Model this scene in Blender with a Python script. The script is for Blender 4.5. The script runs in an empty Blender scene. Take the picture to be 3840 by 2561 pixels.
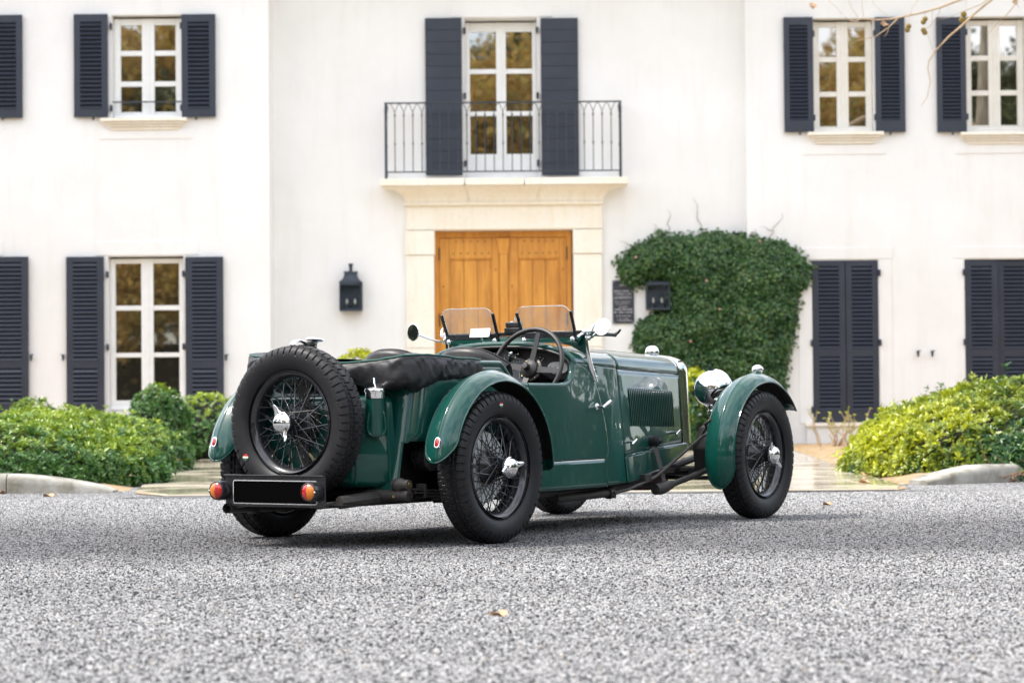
import bpy, bmesh, math, random
import numpy as np
from mathutils import Vector, Matrix, Euler, noise as mnoise
random.seed(7); rng = np.random.default_rng(11)
S = bpy.context.scene
COL = S.collection
R_ = math.radians

# ------------------------------------------------------------------ camera, sky, sun, exposure
CAM_H, PITCH, ROLL, FPX = .677, R_(1.404), R_(.493), 9067.0      # photograph is 3840 x 2561
cam_d = bpy.data.cameras.new('camera'); cam = bpy.data.objects.new('camera', cam_d); COL.objects.link(cam)
cam_d.sensor_width = 36.0; cam_d.lens = FPX / 3840 * 36.0
cam_d.clip_start = .1; cam_d.clip_end = 6000
cam.location = (0, 0, CAM_H)
cam.rotation_euler = (Matrix.Rotation(PITCH, 4, 'X') @ Matrix.Rotation(R_(90), 4, 'X') @ Matrix.Rotation(-ROLL, 4, 'Z')).to_euler()
cam_d.dof.use_dof = True; cam_d.dof.focus_distance = 11.9; cam_d.dof.aperture_fstop = 4.4
S.camera = cam
S.render.resolution_x, S.render.resolution_y = 1024, 682

SUN_EL, SUN_AZ = R_(58), R_(-98)          # azimuth from +Y (away from the camera) clockwise: light from the left, behind the camera
w = bpy.data.worlds.new('World'); S.world = w; w.use_nodes = True
nt = w.node_tree; nt.nodes.clear()
out = nt.nodes.new('ShaderNodeOutputWorld'); bg = nt.nodes.new('ShaderNodeBackground')
sky = nt.nodes.new('ShaderNodeTexSky'); sky.sky_type = 'NISHITA'; sky.sun_disc = False
sky.sun_elevation = SUN_EL; sky.sun_rotation = SUN_AZ
sky.air_density = 1.0; sky.dust_density = 2.0; sky.ozone_density = 1.0
tc = nt.nodes.new('ShaderNodeTexCoord'); mp = nt.nodes.new('ShaderNodeMapping'); mp.inputs['Scale'].default_value = (1, 1, 2.2)
ns = nt.nodes.new('ShaderNodeTexNoise'); ns.inputs['Scale'].default_value = 2.6; ns.inputs['Detail'].default_value = 8; ns.inputs['Roughness'].default_value = .6
cr = nt.nodes.new('ShaderNodeValToRGB'); cr.color_ramp.elements[0].position = .36; cr.color_ramp.elements[1].position = .62
mx = nt.nodes.new('ShaderNodeMixRGB'); mx.inputs['Color2'].default_value = (8.35, 8.33, 8.3, 1)     # bright thin cloud all over the sky
nt.links.new(tc.outputs['Generated'], mp.inputs['Vector']); nt.links.new(mp.outputs[0], ns.inputs['Vector']); nt.links.new(ns.outputs['Fac'], cr.inputs[0])
nt.links.new(cr.outputs[0], mx.inputs['Fac']); nt.links.new(sky.outputs[0], mx.inputs['Color1']); nt.links.new(mx.outputs[0], bg.inputs['Color'])
bg.inputs['Strength'].default_value = .15
nt.links.new(bg.outputs[0], out.inputs['Surface'])
sd = bpy.data.lights.new('sun', 'SUN'); sd.energy = 2.0; sd.angle = R_(8); sd.color = (1, .94, .86)
so = bpy.data.objects.new('sun', sd); COL.objects.link(so)
sdir = Vector((math.sin(SUN_AZ) * math.cos(SUN_EL), math.cos(SUN_AZ) * math.cos(SUN_EL), math.sin(SUN_EL)))
so.rotation_euler = (-sdir).to_track_quat('-Z', 'Y').to_euler(); so.location = sdir * 60
S.view_settings.view_transform = 'Standard'; S.view_settings.look = 'None'; S.view_settings.gamma = 1
S.view_settings.exposure = 1.25
S.render.engine = 'CYCLES'
S.cycles.max_bounces = 8; S.cycles.transparent_max_bounces = 12
S.cycles.use_denoising = True

# ------------------------------------------------------------------ helpers
def ray(u, v):
    a, b = u - 1920, v - 1280.5; c, s = math.cos(ROLL), math.sin(ROLL)
    x, z = (c * a - s * b) / FPX, -(s * a + c * b) / FPX
    return x, math.cos(PITCH) - z * math.sin(PITCH), math.sin(PITCH) + z * math.cos(PITCH)
def at(u, v, Y):
    """point of the place at depth Y that the photograph shows at pixel (u, v)"""
    x, y, z = ray(u, v); t = Y / y
    return Vector((x * t, Y, CAM_H + z * t))

class MB:
    def __init__(s): s.v = []; s.f = []
    def add(s, v, f):
        o = len(s.v); s.v += [tuple(map(float, p)) for p in v]; s.f += [tuple(i + o for i in q) for q in f]; return s
    def box(s, x0, x1, y0, y1, z0, z1, m=None):
        v = [(x, y, z) for z in (z0, z1) for y in (y0, y1) for x in (x0, x1)]
        if m is not None: v = [m @ Vector(p) for p in v]
        return s.add(v, [(0, 2, 3, 1), (4, 5, 7, 6), (0, 1, 5, 4), (2, 6, 7, 3), (0, 4, 6, 2), (1, 3, 7, 5)])
    def grid(s, P, wu=False, wv=False, flip=False):
        P = np.asarray(P, float); m, n = P.shape[:2]; f = []
        for i in range(m if wu else m - 1):
            for j in range(n if wv else n - 1):
                a, b, c, d = i * n + j, ((i + 1) % m) * n + j, ((i + 1) % m) * n + (j + 1) % n, i * n + (j + 1) % n
                f.append((a, d, c, b) if flip else (a, b, c, d))
        return s.add(P.reshape(-1, 3), f)
    def tube(s, path, r, n=10, closed=False, caps=True):
        P = [Vector(p) for p in path]; m = len(P); rr = r if hasattr(r, '__len__') else [r] * m
        T = []
        for i in range(m):
            a = P[(i - 1) % m] if (closed or i > 0) else P[i]; b = P[(i + 1) % m] if (closed or i < m - 1) else P[i]
            T.append((b - a).normalized())
        u = T[0].orthogonal().normalized(); rows = []
        for i in range(m):
            u = (u - T[i] * u.dot(T[i])).normalized(); w_ = T[i].cross(u)
            rows.append([P[i] + (u * math.cos(2 * math.pi * k / n) + w_ * math.sin(2 * math.pi * k / n)) * rr[i] for k in range(n)])
        o = len(s.v); s.grid([[tuple(p) for p in q] for q in rows], wu=closed, wv=True, flip=True)
        if caps and not closed: s.f += [tuple(o + k for k in range(n)), tuple(o + (m - 1) * n + k for k in reversed(range(n)))]
        return s
    def lathe(s, prof, o=(0, 0, 0), d=(0, 0, 1), n=32):
        """prof: (radius, height along d)"""
        q = Vector(d).to_track_quat('Z', 'Y'); o = Vector(o); rows = []
        for r, h in prof:
            rows.append([tuple(o + q @ Vector((max(r, 1e-5) * math.cos(2 * math.pi * k / n), max(r, 1e-5) * math.sin(2 * math.pi * k / n), h))) for k in range(n)])
        return s.grid(rows, wv=True, flip=True)
    def cyl(s, a, b, r, n=20, r2=None):
        a, b = Vector(a), Vector(b); L = (b - a).length; r2 = r if r2 is None else r2
        return s.lathe([(0, 0), (r, 0), (r2, L), (0, L)], a, b - a, n)
    def ball(s, c, r, n=16, sc=(1, 1, 1)):
        c = Vector(c); rows = []
        for i in range(n // 2 + 1):
            t = math.pi * i / (n // 2)
            rows.append([(c.x + sc[0] * r * max(math.sin(t), 1e-4) * math.cos(2 * math.pi * k / n), c.y + sc[1] * r * max(math.sin(t), 1e-4) * math.sin(2 * math.pi * k / n), c.z + sc[2] * r * math.cos(t)) for k in range(n)])
        return s.grid(rows, wv=True)
    def prism(s, pts, d):
        """closed polygon pts (3D) extruded by vector d"""
        P = [Vector(p) for p in pts]; d = Vector(d); n = len(P)
        return s.add([tuple(p) for p in P] + [tuple(p + d) for p in P], [tuple(reversed(range(n))), tuple(range(n, 2 * n))] + [(i, (i + 1) % n, n + (i + 1) % n, n + i) for i in range(n)])
    def mesh(s, name):
        me = bpy.data.meshes.new(name); me.from_pydata(s.v, [], s.f); me.update(); return me

def obj(name, mb, mat, parent=None, smooth=True, bevel=0, solid=0, angle=38, seg=2):
    me = mb.mesh(name) if isinstance(mb, MB) else mb
    if mat is not None and not me.materials: me.materials.append(mat)
    if smooth and isinstance(mb, MB):
        bm = bmesh.new(); bm.from_mesh(me); bmesh.ops.remove_doubles(bm, verts=bm.verts, dist=2e-5)
        bmesh.ops.recalc_face_normals(bm, faces=bm.faces) if not getattr(mb, 'keepn', False) else None
        bm.to_mesh(me); bm.free()
        me.polygons.foreach_set('use_smooth', [True] * len(me.polygons)); me.set_sharp_from_angle(angle=R_(angle))
    elif isinstance(mb, MB):
        bm = bmesh.new(); bm.from_mesh(me); bmesh.ops.recalc_face_normals(bm, faces=bm.faces) if not getattr(mb, 'keepn', False) else None
        bm.to_mesh(me); bm.free()
    o = bpy.data.objects.new(name, me); COL.objects.link(o); o.parent = parent
    if solid: m = o.modifiers.new('solid', 'SOLIDIFY'); m.thickness = solid; m.offset = -1
    if bevel: m = o.modifiers.new('bevel', 'BEVEL'); m.width = bevel; m.segments = seg; m.limit_method = 'ANGLE'; m.angle_limit = R_(35); m.harden_normals = False
    return o
def inst(o, parent, loc=None, rot=None):
    c = o.copy(); COL.objects.link(c); c.parent = parent
    if loc is not None: c.location = loc
    if rot is not None: c.rotation_euler = rot
    return c
def thing(name, label, cat, loc=(0, 0, 0), rz=0, group=None):
    o = bpy.data.objects.new(name, None); COL.objects.link(o); o.location = loc; o.rotation_euler = (0, 0, rz)
    o.empty_display_size = .2; return tag(o, label, cat, group)
def tag(o, label, cat, group=None):
    o['label'] = label; o['category'] = cat
    if group: o['group'] = group
    return o
def struct(o): o['kind'] = 'structure'; return o
def stuff(o): o['kind'] = 'stuff'; return o

def mat(name, col, rough=.5, metal=0, **k):
    m = bpy.data.materials.new(name); m.use_nodes = True; b = m.node_tree.nodes['Principled BSDF']
    b.inputs['Base Color'].default_value = (*col, 1); b.inputs['Roughness'].default_value = rough; b.inputs['Metallic'].default_value = metal
    for kk, v in k.items(): b.inputs[kk.replace('_', ' ')].default_value = v
    return m
def nodes(m): return m.node_tree, m.node_tree.nodes['Principled BSDF']
def nd(t, kind, **k):
    n = t.nodes.new(kind)
    for a, v in k.items():
        if a in n.inputs.keys() if isinstance(a, str) else False: n.inputs[a].default_value = v
        else: setattr(n, a, v)
    return n
def noise_tex(t, scale, detail=4, rough=.55, vec=None, kind='ShaderNodeTexNoise'):
    n = t.nodes.new(kind); n.inputs['Scale'].default_value = scale
    if kind == 'ShaderNodeTexNoise': n.inputs['Detail'].default_value = detail; n.inputs['Roughness'].default_value = rough
    if vec is not None: t.links.new(vec, n.inputs['Vector'])
    return n
def ramp(t, fac, stops):
    r = t.nodes.new('ShaderNodeValToRGB'); e = r.color_ramp.elements
    while len(e) < len(stops): e.new(.5)
    for q, (p, c) in zip(e, stops): q.position = p; q.color = (*c, 1) if len(c) == 3 else c
    t.links.new(fac, r.inputs[0]); return r.outputs[0]
def mixc(t, fac, a, b, blend='MIX'):
    m = t.nodes.new('ShaderNodeMixRGB'); m.blend_type = blend
    for s_, v in (('Fac', fac), ('Color1', a), ('Color2', b)):
        if isinstance(v, (int, float)): m.inputs[s_].default_value = v
        elif isinstance(v, tuple): m.inputs[s_].default_value = (*v, 1)
        else: t.links.new(v, m.inputs[s_])
    return m.outputs[0]
def coords(t, kind='Object', scale=None):
    c = t.nodes.new('ShaderNodeTexCoord').outputs[kind]
    if scale:
        mpn = t.nodes.new('ShaderNodeMapping'); mpn.inputs['Scale'].default_value = scale; t.links.new(c, mpn.inputs['Vector']); c = mpn.outputs[0]
    return c
def bump(t, b, h, strength=.3, dist=.01):
    n = t.nodes.new('ShaderNodeBump'); n.inputs['Strength'].default_value = strength; n.inputs['Distance'].default_value = dist
    t.links.new(h, n.inputs['Height']); t.links.new(n.outputs[0], b.inputs['Normal']); return n
def varied(name, c1, c2, scale=8, rough=.5, metal=0, bump_s=0, detail=5, lo=.35, hi=.65, stretch=None, bd=.005, rvar=0, **k):
    """two close colours mixed by noise, with optional fine relief"""
    m = mat(name, c1, rough, metal, **k); t, b = nodes(m); v = coords(t, 'Object', stretch)
    n = noise_tex(t, scale, detail, .6, v)
    t.links.new(ramp(t, n.outputs['Fac'], [(lo, c1), (hi, c2)]), b.inputs['Base Color'])
    if bump_s: bump(t, b, n.outputs['Fac'], bump_s, bd)
    if rvar:
        n2 = noise_tex(t, scale * 2.3, 4, .6, v)
        t.links.new(ramp(t, n2.outputs['Fac'], [(.3, (rough - rvar,) * 3), (.7, (rough + rvar,) * 3)]), b.inputs['Roughness'])
    return m

# ------------------------------------------------------------------ materials of the setting
def m_plaster():
    m = mat('plaster', (.84, .825, .79), .85); t, b = nodes(m); v = coords(t)
    n1 = noise_tex(t, .55, 6, .65, v); n2 = noise_tex(t, 38, 5, .6, v)
    vs = coords(t, 'Object', (2.2, 2.2, .22)); n3 = noise_tex(t, 2.4, 6, .7, vs)
    c = ramp(t, n1.outputs['Fac'], [(.3, (.785, .775, .755)), (.62, (.86, .855, .843))])
    c = mixc(t, ramp(t, n3.outputs['Fac'], [(.52, (0, 0, 0)), (.8, (.40, .40, .40))]), c, (.70, .655, .60))
    t.links.new(c, b.inputs['Base Color']); bump(t, b, n2.outputs['Fac'], .3, .01); return m
def m_stone():
    m = mat('limestone', (.70, .60, .44), .75); t, b = nodes(m); v = coords(t)
    n1 = noise_tex(t, 1.6, 8, .7, v); n2 = noise_tex(t, 26, 6, .65, v); vs = coords(t, 'Object', (5, 5, .5)); n3 = noise_tex(t, 3, 5, .7, vs)
    c = ramp(t, n1.outputs['Fac'], [(.28, (.83, .74, .60)), (.5, (.88, .82, .71)), (.72, (.90, .86, .78))])
    c = mixc(t, ramp(t, n3.outputs['Fac'], [(.5, (0, 0, 0)), (.75, (.35, .35, .35))]), c, (.66, .52, .32))
    c = mixc(t, ramp(t, n2.outputs['Fac'], [(.60, (0, 0, 0)), (.72, (.4, .4, .4))]), c, (.5, .4, .28))
    t.links.new(c, b.inputs['Base Color']); bump(t, b, n2.outputs['Fac'], .3, .006); return m
def m_asphalt():
    m = mat('asphalt', (.2, .2, .2), .75, Specular_IOR_Level=.22); t, b = nodes(m); v0 = coords(t)
    mpn = t.nodes.new('ShaderNodeMapping'); mpn.inputs['Location'].default_value = (37.3, 11.7, .003); mpn.inputs['Rotation'].default_value = (0, 0, .6); t.links.new(v0, mpn.inputs['Vector']); v = mpn.outputs[0]
    nw = noise_tex(t, 60, 2, .5, v); vv = mixc(t, .0035, v, nw.outputs['Color'], 'ADD')
    vo = t.nodes.new('ShaderNodeTexVoronoi'); vo.inputs['Scale'].default_value = 78; t.links.new(vv, vo.inputs['Vector'])
    ve = t.nodes.new('ShaderNodeTexVoronoi'); ve.feature = 'DISTANCE_TO_EDGE'; ve.inputs['Scale'].default_value = 78; t.links.new(vv, ve.inputs['Vector'])
    sep = t.nodes.new('ShaderNodeSeparateColor'); t.links.new(vo.outputs['Color'], sep.inputs[0])
    chip = ramp(t, sep.outputs[0], [(.0, (.010, .0105, .013)), (.36, (.022, .023, .027)), (.42, (.33, .33, .332)), (.62, (.56, .557, .55)), (1, (.78, .77, .755))])
    gap = ramp(t, ve.outputs['Distance'], [(.05, (1, 1, 1)), (.15, (0, 0, 0))])
    big = noise_tex(t, .42, 5, .6, coords(t, 'Object', (.35, 1.6, 1)))
    mid = noise_tex(t, 14, 4, .65, v)
    c = mixc(t, gap, chip, (.012, .013, .016))
    c = mixc(t, ramp(t, mid.outputs['Fac'], [(.55, (0, 0, 0)), (.68, (.6, .6, .6))]), c, (.035, .036, .04))
    c = mixc(t, ramp(t, big.outputs['Fac'], [(.42, (0, 0, 0)), (.64, (1, 1, 1))]), c, mixc(t, 1.0, c, (.72, .72, .73), 'MULTIPLY'))
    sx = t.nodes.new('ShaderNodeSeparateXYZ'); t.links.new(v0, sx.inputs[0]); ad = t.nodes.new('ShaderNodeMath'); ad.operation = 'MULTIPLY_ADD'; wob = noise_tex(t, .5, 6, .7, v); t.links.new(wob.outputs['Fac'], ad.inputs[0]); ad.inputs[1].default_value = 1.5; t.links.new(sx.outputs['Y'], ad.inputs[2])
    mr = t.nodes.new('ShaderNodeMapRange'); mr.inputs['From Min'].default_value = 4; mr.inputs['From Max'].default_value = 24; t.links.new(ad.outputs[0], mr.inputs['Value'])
    wear_shade = ramp(t, mr.outputs[0], [(.0, (0, 0, 0)), (.25, (.1,) * 3), (.272, (.35,) * 3), (.29, (.1,) * 3), (.335, (.05,) * 3), (.385, (.9,) * 3), (.47, (.9,) * 3), (.58, (.12,) * 3), (.66, (0, 0, 0)), (1, (0, 0, 0))])
    c = mixc(t, wear_shade, c, mixc(t, 1.0, c, (.60, .60, .615), 'MULTIPLY'))      # lanes darkened by tyre wear, with shade around the car painted in
    t.links.new(c, b.inputs['Base Color'])
    t.links.new(ramp(t, sep.outputs[1], [(0, (.35,) * 3), (1, (.9,) * 3)]), b.inputs['Roughness'])
    h = mixc(t, .55, ramp(t, ve.outputs['Distance'], [(0, (0, 0, 0)), (.3, (1, 1, 1))]), sep.outputs[2])
    bump(t, b, h, .45, .005); return m
def m_paving():
    m = mat('paving_stone', (.5, .45, .36), .35); t, b = nodes(m); v = coords(t)
    n1 = noise_tex(t, .9, 6, .6, v); n2 = noise_tex(t, 17, 6, .7, v)
    oi = t.nodes.new('ShaderNodeObjectInfo')
    c = ramp(t, n1.outputs['Fac'], [(.32, (.38, .32, .23)), (.5, (.52, .455, .35)), (.7, (.60, .545, .44))])
    c = mixc(t, ramp(t, n2.outputs['Fac'], [(.55, (0, 0, 0)), (.75, (.45, .45, .45))]), c, (.42, .35, .25))
    c = mixc(t, ramp(t, oi.outputs['Random'], [(0, (0, 0, 0)), (1, (.5, .5, .5))]), c, (.50, .44, .35))
    t.links.new(c, b.inputs['Base Color'])
    t.links.new(ramp(t, n1.outputs['Fac'], [(.44, (.04,) * 3), (.66, (.26,) * 3)]), b.inputs['Roughness'])   # wet patches
    bump(t, b, n1.outputs['Fac'], .04, .01); return m
def m_wood():
    m = mat('oak_door', (.4, .16, .03), .42); t, b = nodes(m)
    v = coords(t, 'Object', (7, 7, .6)); n1 = noise_tex(t, 2.4, 8, .7, v); v2 = coords(t, 'Object', (1.2, 1.2, .5)); n2 = noise_tex(t, 2.2, 6, .65, v2)
    c = ramp(t, n1.outputs['Fac'], [(.28, (.34, .125, .018)), (.5, (.62, .27, .04)), (.74, (.78, .39, .075))])
    c = mixc(t, ramp(t, n2.outputs['Fac'], [(.44, (0, 0, 0)), (.70, (.8, .8, .8))]), c, (.40, .145, .018))
    oi = t.nodes.new('ShaderNodeObjectInfo')
    c = mixc(t, ramp(t, oi.outputs['Random'], [(0, (0, 0, 0)), (1, (.4, .4, .4))]), c, (.78, .37, .06))
    t.links.new(c, b.inputs['Base Color']); bump(t, b, n1.outputs['Fac'], .15, .003); return m
def m_glass_pane():
    m = mat('window_glass', (.022, .018, .013), .02, IOR=2.7, Coat_Weight=1.0, Coat_IOR=2.4, Coat_Roughness=.01); t, b = nodes(m)
    n = noise_tex(t, 1.6, 2, .5, coords(t)); bump(t, b, n.outputs['Fac'], .05, .02)
    return m
def m_leaf(name, c1, c2, c3, trans=.25, rough=.38, young=(.3, .34, .02)):
    m = mat(name, c1, rough, Subsurface_Weight=0); t, b = nodes(m)
    g = t.nodes.new('ShaderNodeNewGeometry')
    c = ramp(t, g.outputs['Random Per Island'], [(0, c1), (.55, c2), (1, c3)])
    at_ = t.nodes.new('ShaderNodeAttribute'); at_.attribute_name = 'tip'
    c = mixc(t, at_.outputs['Fac'], c, young)
    t.links.new(c, b.inputs['Base Color'])
    tr = t.nodes.new('ShaderNodeBsdfTranslucent'); t.links.new(c, tr.inputs['Color'])
    ms = t.nodes.new('ShaderNodeMixShader'); ms.inputs[0].default_value = trans; o = t.nodes['Material Output']
    t.links.new(b.outputs[0], ms.inputs[1]); t.links.new(tr.outputs[0], ms.inputs[2]); t.links.new(ms.outputs[0], o.inputs['Surface']); return m
M = dict(
    plaster=m_plaster(), stone=m_stone(), asphalt=m_asphalt(), paving=m_paving(), wood=m_wood(), pane=m_glass_pane(),
    shutter=varied('shutter_paint', (.021, .027, .043), (.028, .035, .054), 3, .45, bump_s=.05, rvar=.08),
    white=varied('white_paint', (.87, .87, .86), (.82, .82, .80), 6, .4),
    cream=varied('cream_paint', (.82, .79, .72), (.76, .72, .64), 5, .5),
    iron=varied('wrought_iron', (.022, .032, .042), (.035, .048, .06), 20, .5),
    concrete=varied('kerb_concrete', (.38, .37, .335), (.17, .155, .115), 6, .85, bump_s=.8, detail=10, lo=.40, hi=.68),
    soil=varied('soil', (.44, .32, .18), (.20, .13, .07), 11, .9, bump_s=1, detail=9, bd=.03),
    tar=varied('patched_tar', (.07, .072, .078), (.14, .14, .14), 40, .6, bump_s=.6, detail=8),
    bark=varied('plane_bark', (.42, .38, .29), (.20, .165, .11), 9, .8, bump_s=.5, detail=6, stretch=(1, 1, .3)),
    twig=varied('pale_twig', (.50, .38, .24), (.36, .24, .14), 14, .6),
    drytwig=varied('dry_twig', (.26, .17, .10), (.16, .10, .06), 14, .8),
    seed=varied('seed_ball', (.26, .19, .04), (.16, .10, .02), 60, .9, bump_s=1),
    dead=varied('dead_leaf', (.55, .36, .21), (.38, .21, .10), 20, .6),
    lamp=varied('lantern_metal', (.02, .029, .045), (.036, .049, .066), 9, .45),
    lampglass=mat('lantern_glass', (.75, .8, .85), .04, Transmission_Weight=1.0, IOR=1.15),
    bulb=mat('bulb_glass', (.86, .74, .58), .3),
    slate=varied('slate_plaque', (.018, .022, .032), (.03, .035, .05), 12, .5), letter=mat('plaque_lettering', (.42, .40, .42), .6),
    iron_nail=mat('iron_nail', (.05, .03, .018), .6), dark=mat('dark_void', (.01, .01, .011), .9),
    roof=varied('roof_tiles', (.42, .20, .11), (.30, .13, .07), 6, .8),
)

# ------------------------------------------------------------------ ground, road, path, beds
g = MB().add([(-400, -400, 0), (400, -400, 0), (400, 400, 0), (-400, 400, 0)], [(0, 1, 2, 3)])
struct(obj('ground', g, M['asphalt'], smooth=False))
# dark patched strip in front of the path
g = MB(); n = 40
top = [(-2.75 + 5.7 * i / n, 17.60 + .10 * math.sin(i * .31), .004) for i in range(n + 1)]; bot = [(-2.9 + 6.1 * i / n, 17.34 + .16 * i / n + .05 * math.sin(i * .9) + .03 * math.sin(i * 2.3), .004) for i in range(n + 1)]
g.grid([bot, top]); struct(obj('gutter_strip', g, M['tar'], smooth=False))
def path_l(y): return np.interp(y, [17.5, 18.2, 19.5, 23, 31, 34.5], [-2.45, -2.85, -3.0, -3.35, -3.85, -4.0])
def path_r(y): return np.interp(y, [17.5, 17.9, 19.5, 21.9, 30.7, 34.5], [2.75, 2.93, 2.98, 3.08, 3.55, 3.7])
base = MB(); ys = np.linspace(17.62, 34.2, 50)
base.grid([[(path_l(y), y, .006) for y in ys], [(path_r(y), y, .006) for y in ys]])
path = struct(obj('path', base, M['soil'], smooth=False))
y = 17.62; row = 0; slab_src = {}
while y < 33.6:
    dy = (.85, 1.0, .75)[row % 3]; xl, xr = path_l(y + dy / 2), path_r(y + dy / 2); x = xl; k = 0
    while x < xr - .12:
        dx = min((1.0, .72, 1.2, .85)[(k + row * 3) % 4], xr - x)
        if xr - x - dx < .25: dx = xr - x
        gp = .0035; zt = .019 + random.uniform(-.002, .002); b_ = MB()
        # ends follow the path edge
        l0, l1 = (path_l(y + gp), path_l(y + dy - gp)) if k == 0 else (x + gp, x + gp)
        r0, r1 = (path_r(y + gp), path_r(y + dy - gp)) if x + dx >= xr - .001 else (x + dx - gp, x + dx - gp)
        yf = y + gp - (.0 if row else .0)
        b_.add([(l0, yf, .007), (r0, yf, .007), (r1, y + dy - gp, .007), (l1, y + dy - gp, .007), (l0 + .006, yf + .006, zt), (r0 - .006, yf + .006, zt), (r1 - .006, y + dy - gp - .006, zt), (l1 + .006, y + dy - gp - .006, zt)],
               [(4, 5, 6, 7), (0, 1, 5, 4), (1, 2, 6, 5), (2, 3, 7, 6), (3, 0, 4, 7)])
        obj('paving_slab', b_, M['paving'], path, smooth=False); x += dx; k += 1
    y += dy; row += 1
for nm, left in (('planting_bed', True), ('planting_bed', False)):
    g = MB(); rows = []
    def bz(x, y): return .05 + .03 * mnoise.noise((x * 1.3, y * 1.3, 2.0))
    for j in range(70):
        q = j / 69; row = []
        for i in range(41):
            t_ = i / 40; y = (18.72 + q * 15.5) if left else None
            if left: x = -14 + (path_l(y) - .02 + 14) * t_
            else:
                xe = 14 - 10.98 * (1 - t_) if False else None
                y0_ = 18.86; x = path_r(18.9 + q * 15.3) + .02 + (14 - path_r(18.9 + q * 15.3) - .02) * t_; ks = 18.78 + max(x - 3.14, 0) * .70 * math.exp(-max(x - 3.14, 0) * .06); y = ks + .08 + q * (34.2 - ks - .08)
            edge = (i == 40) if left else (i == 0)
            row.append((x, y, -.01 if edge else bz(x, y) * min(1, q * 15.5 / .3) - (.01 if j == 0 else 0)))
        rows.append(row)
    g.grid(rows, flip=not left); struct(obj(nm, g, M['soil']))
# kerbs: rounded concrete, tapering to the ground at the path
def kerb(fx, x0, x1, hf, wd, label, step=1.05):
    o = thing('kerb', label, 'kerb', (x0 if abs(x0) < abs(x1) else x1, fx(x0 if abs(x0) < abs(x1) else x1), 0)); off = Vector(o.location); x = x0; k = 0
    near, far = (x0, x1) if abs(x0) < abs(x1) else (x1, x0); sg = 1 if far > near else -1; L = abs(far - near); d = 0
    while d < L - .05:
        ln = min((.82, 1.05, .95)[k % 3], L - d); rows = []; n_ = max(6, int(ln / .07))
        for i in range(n_ + 1):
            xx = near + sg * (d + .004 + (ln - .008) * i / n_); yy = fx(xx); t_ = Vector((1, (fx(xx + .02) - fx(xx - .02)) / .04)).normalized(); nn = Vector((-t_.y, t_.x)); h = hf(abs(xx - near)); row = []
            for s_, z in ((-.5, -.02), (-.5, h * .5), (-.47, h * .78), (-.40, h * .93), (-.28, h), (.2, h), (.5, h * .98), (.5, -.02)):
                j = 1 + .05 * mnoise.noise((xx * 3, s_ * 4, z * 9)) + .015 * mnoise.noise((xx * 21, s_ * 14, z * 30)); row.append((xx + nn.x * s_ * wd * j - off.x, yy + nn.y * s_ * wd * j - off.y, z * j))
            rows.append(row)
        g = MB(); g.grid(rows); g.f += [tuple(range(8)), tuple(range(n_ * 8, n_ * 8 + 8))[::-1]]; obj('kerb_stone', g, M['concrete'], o, angle=40); d += ln; k += 1
    return o
kerb(lambda x: 18.64 + (.0 if x > -4.5 else .02 * (x + 4.5)), -9, -3.06, lambda d: .135 * min(1, (d / .7) ** .6) + .012, .24, 'pale concrete kerb with yellow lichen below the dense green hedge')
kerb(lambda x: 18.78 + max(x - 3.14, 0) * .70 * math.exp(-max(x - 3.14, 0) * .06), 3.14, 9, lambda d: .13 * min(1, ((d + .04) / .55) ** .7) + .012, .25, 'grey rounded concrete kerb below the bright yellow green hedge')

# loose stone chippings standing proud of the tar: instanced on the road in front of the house
pts = [(-(.2118 * y + .9), y, .0015) for y in (4.2, 17.30)] + [(.2118 * y + .9, y, .0015) for y in (17.30, 4.2)]
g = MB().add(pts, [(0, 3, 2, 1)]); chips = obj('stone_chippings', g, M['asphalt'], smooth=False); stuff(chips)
tag(chips, 'pale stone chippings set in the asphalt round the car', 'gravel')
def m_chip():
    m = mat('stone_chip', (.4, .4, .4), .7, Specular_IOR_Level=.3); t, b = nodes(m); oi = t.nodes.new('ShaderNodeObjectInfo')
    c = ramp(t, oi.outputs['Random'], [(0, (.010, .0105, .013)), (.20, (.035, .036, .04)), (.28, (.20, .20, .203)), (.65, (.37, .368, .365)), (.985, (.56, .555, .548)), (1, (.36, .26, .15))])
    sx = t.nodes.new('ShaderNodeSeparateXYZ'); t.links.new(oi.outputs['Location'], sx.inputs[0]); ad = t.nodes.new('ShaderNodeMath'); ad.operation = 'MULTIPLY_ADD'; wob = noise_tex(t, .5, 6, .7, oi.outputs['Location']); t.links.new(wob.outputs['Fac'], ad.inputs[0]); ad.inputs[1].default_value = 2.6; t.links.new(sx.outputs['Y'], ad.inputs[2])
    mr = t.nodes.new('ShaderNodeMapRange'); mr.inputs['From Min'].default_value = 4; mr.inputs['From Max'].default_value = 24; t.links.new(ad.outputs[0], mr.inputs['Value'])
    wear_shade = ramp(t, mr.outputs[0], [(.0, (0, 0, 0)), (.27, (.05,) * 3), (.30, (.4,) * 3), (.33, (.1,) * 3), (.365, (.1,) * 3), (.42, (1,) * 3), (.50, (.9,) * 3), (.60, (.15,) * 3), (.68, (0, 0, 0)), (1, (0, 0, 0))])
    c = mixc(t, wear_shade, c, mixc(t, 1.0, c, (.46, .46, .475), 'MULTIPLY')); t.links.new(c, b.inputs['Base Color']); return m  # chips in the band by the car darkened: lane wear plus painted shade
ng = bpy.data.node_groups.new('chippings', 'GeometryNodeTree'); ng.interface.new_socket('Geometry', in_out='INPUT', socket_type='NodeSocketGeometry'); ng.interface.new_socket('Geometry', in_out='OUTPUT', socket_type='NodeSocketGeometry')
N_ = ng.nodes; gi, go = N_.new('NodeGroupInput'), N_.new('NodeGroupOutput'); dp = N_.new('GeometryNodeDistributePointsOnFaces'); dp.inputs['Density'].default_value = 6200
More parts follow.
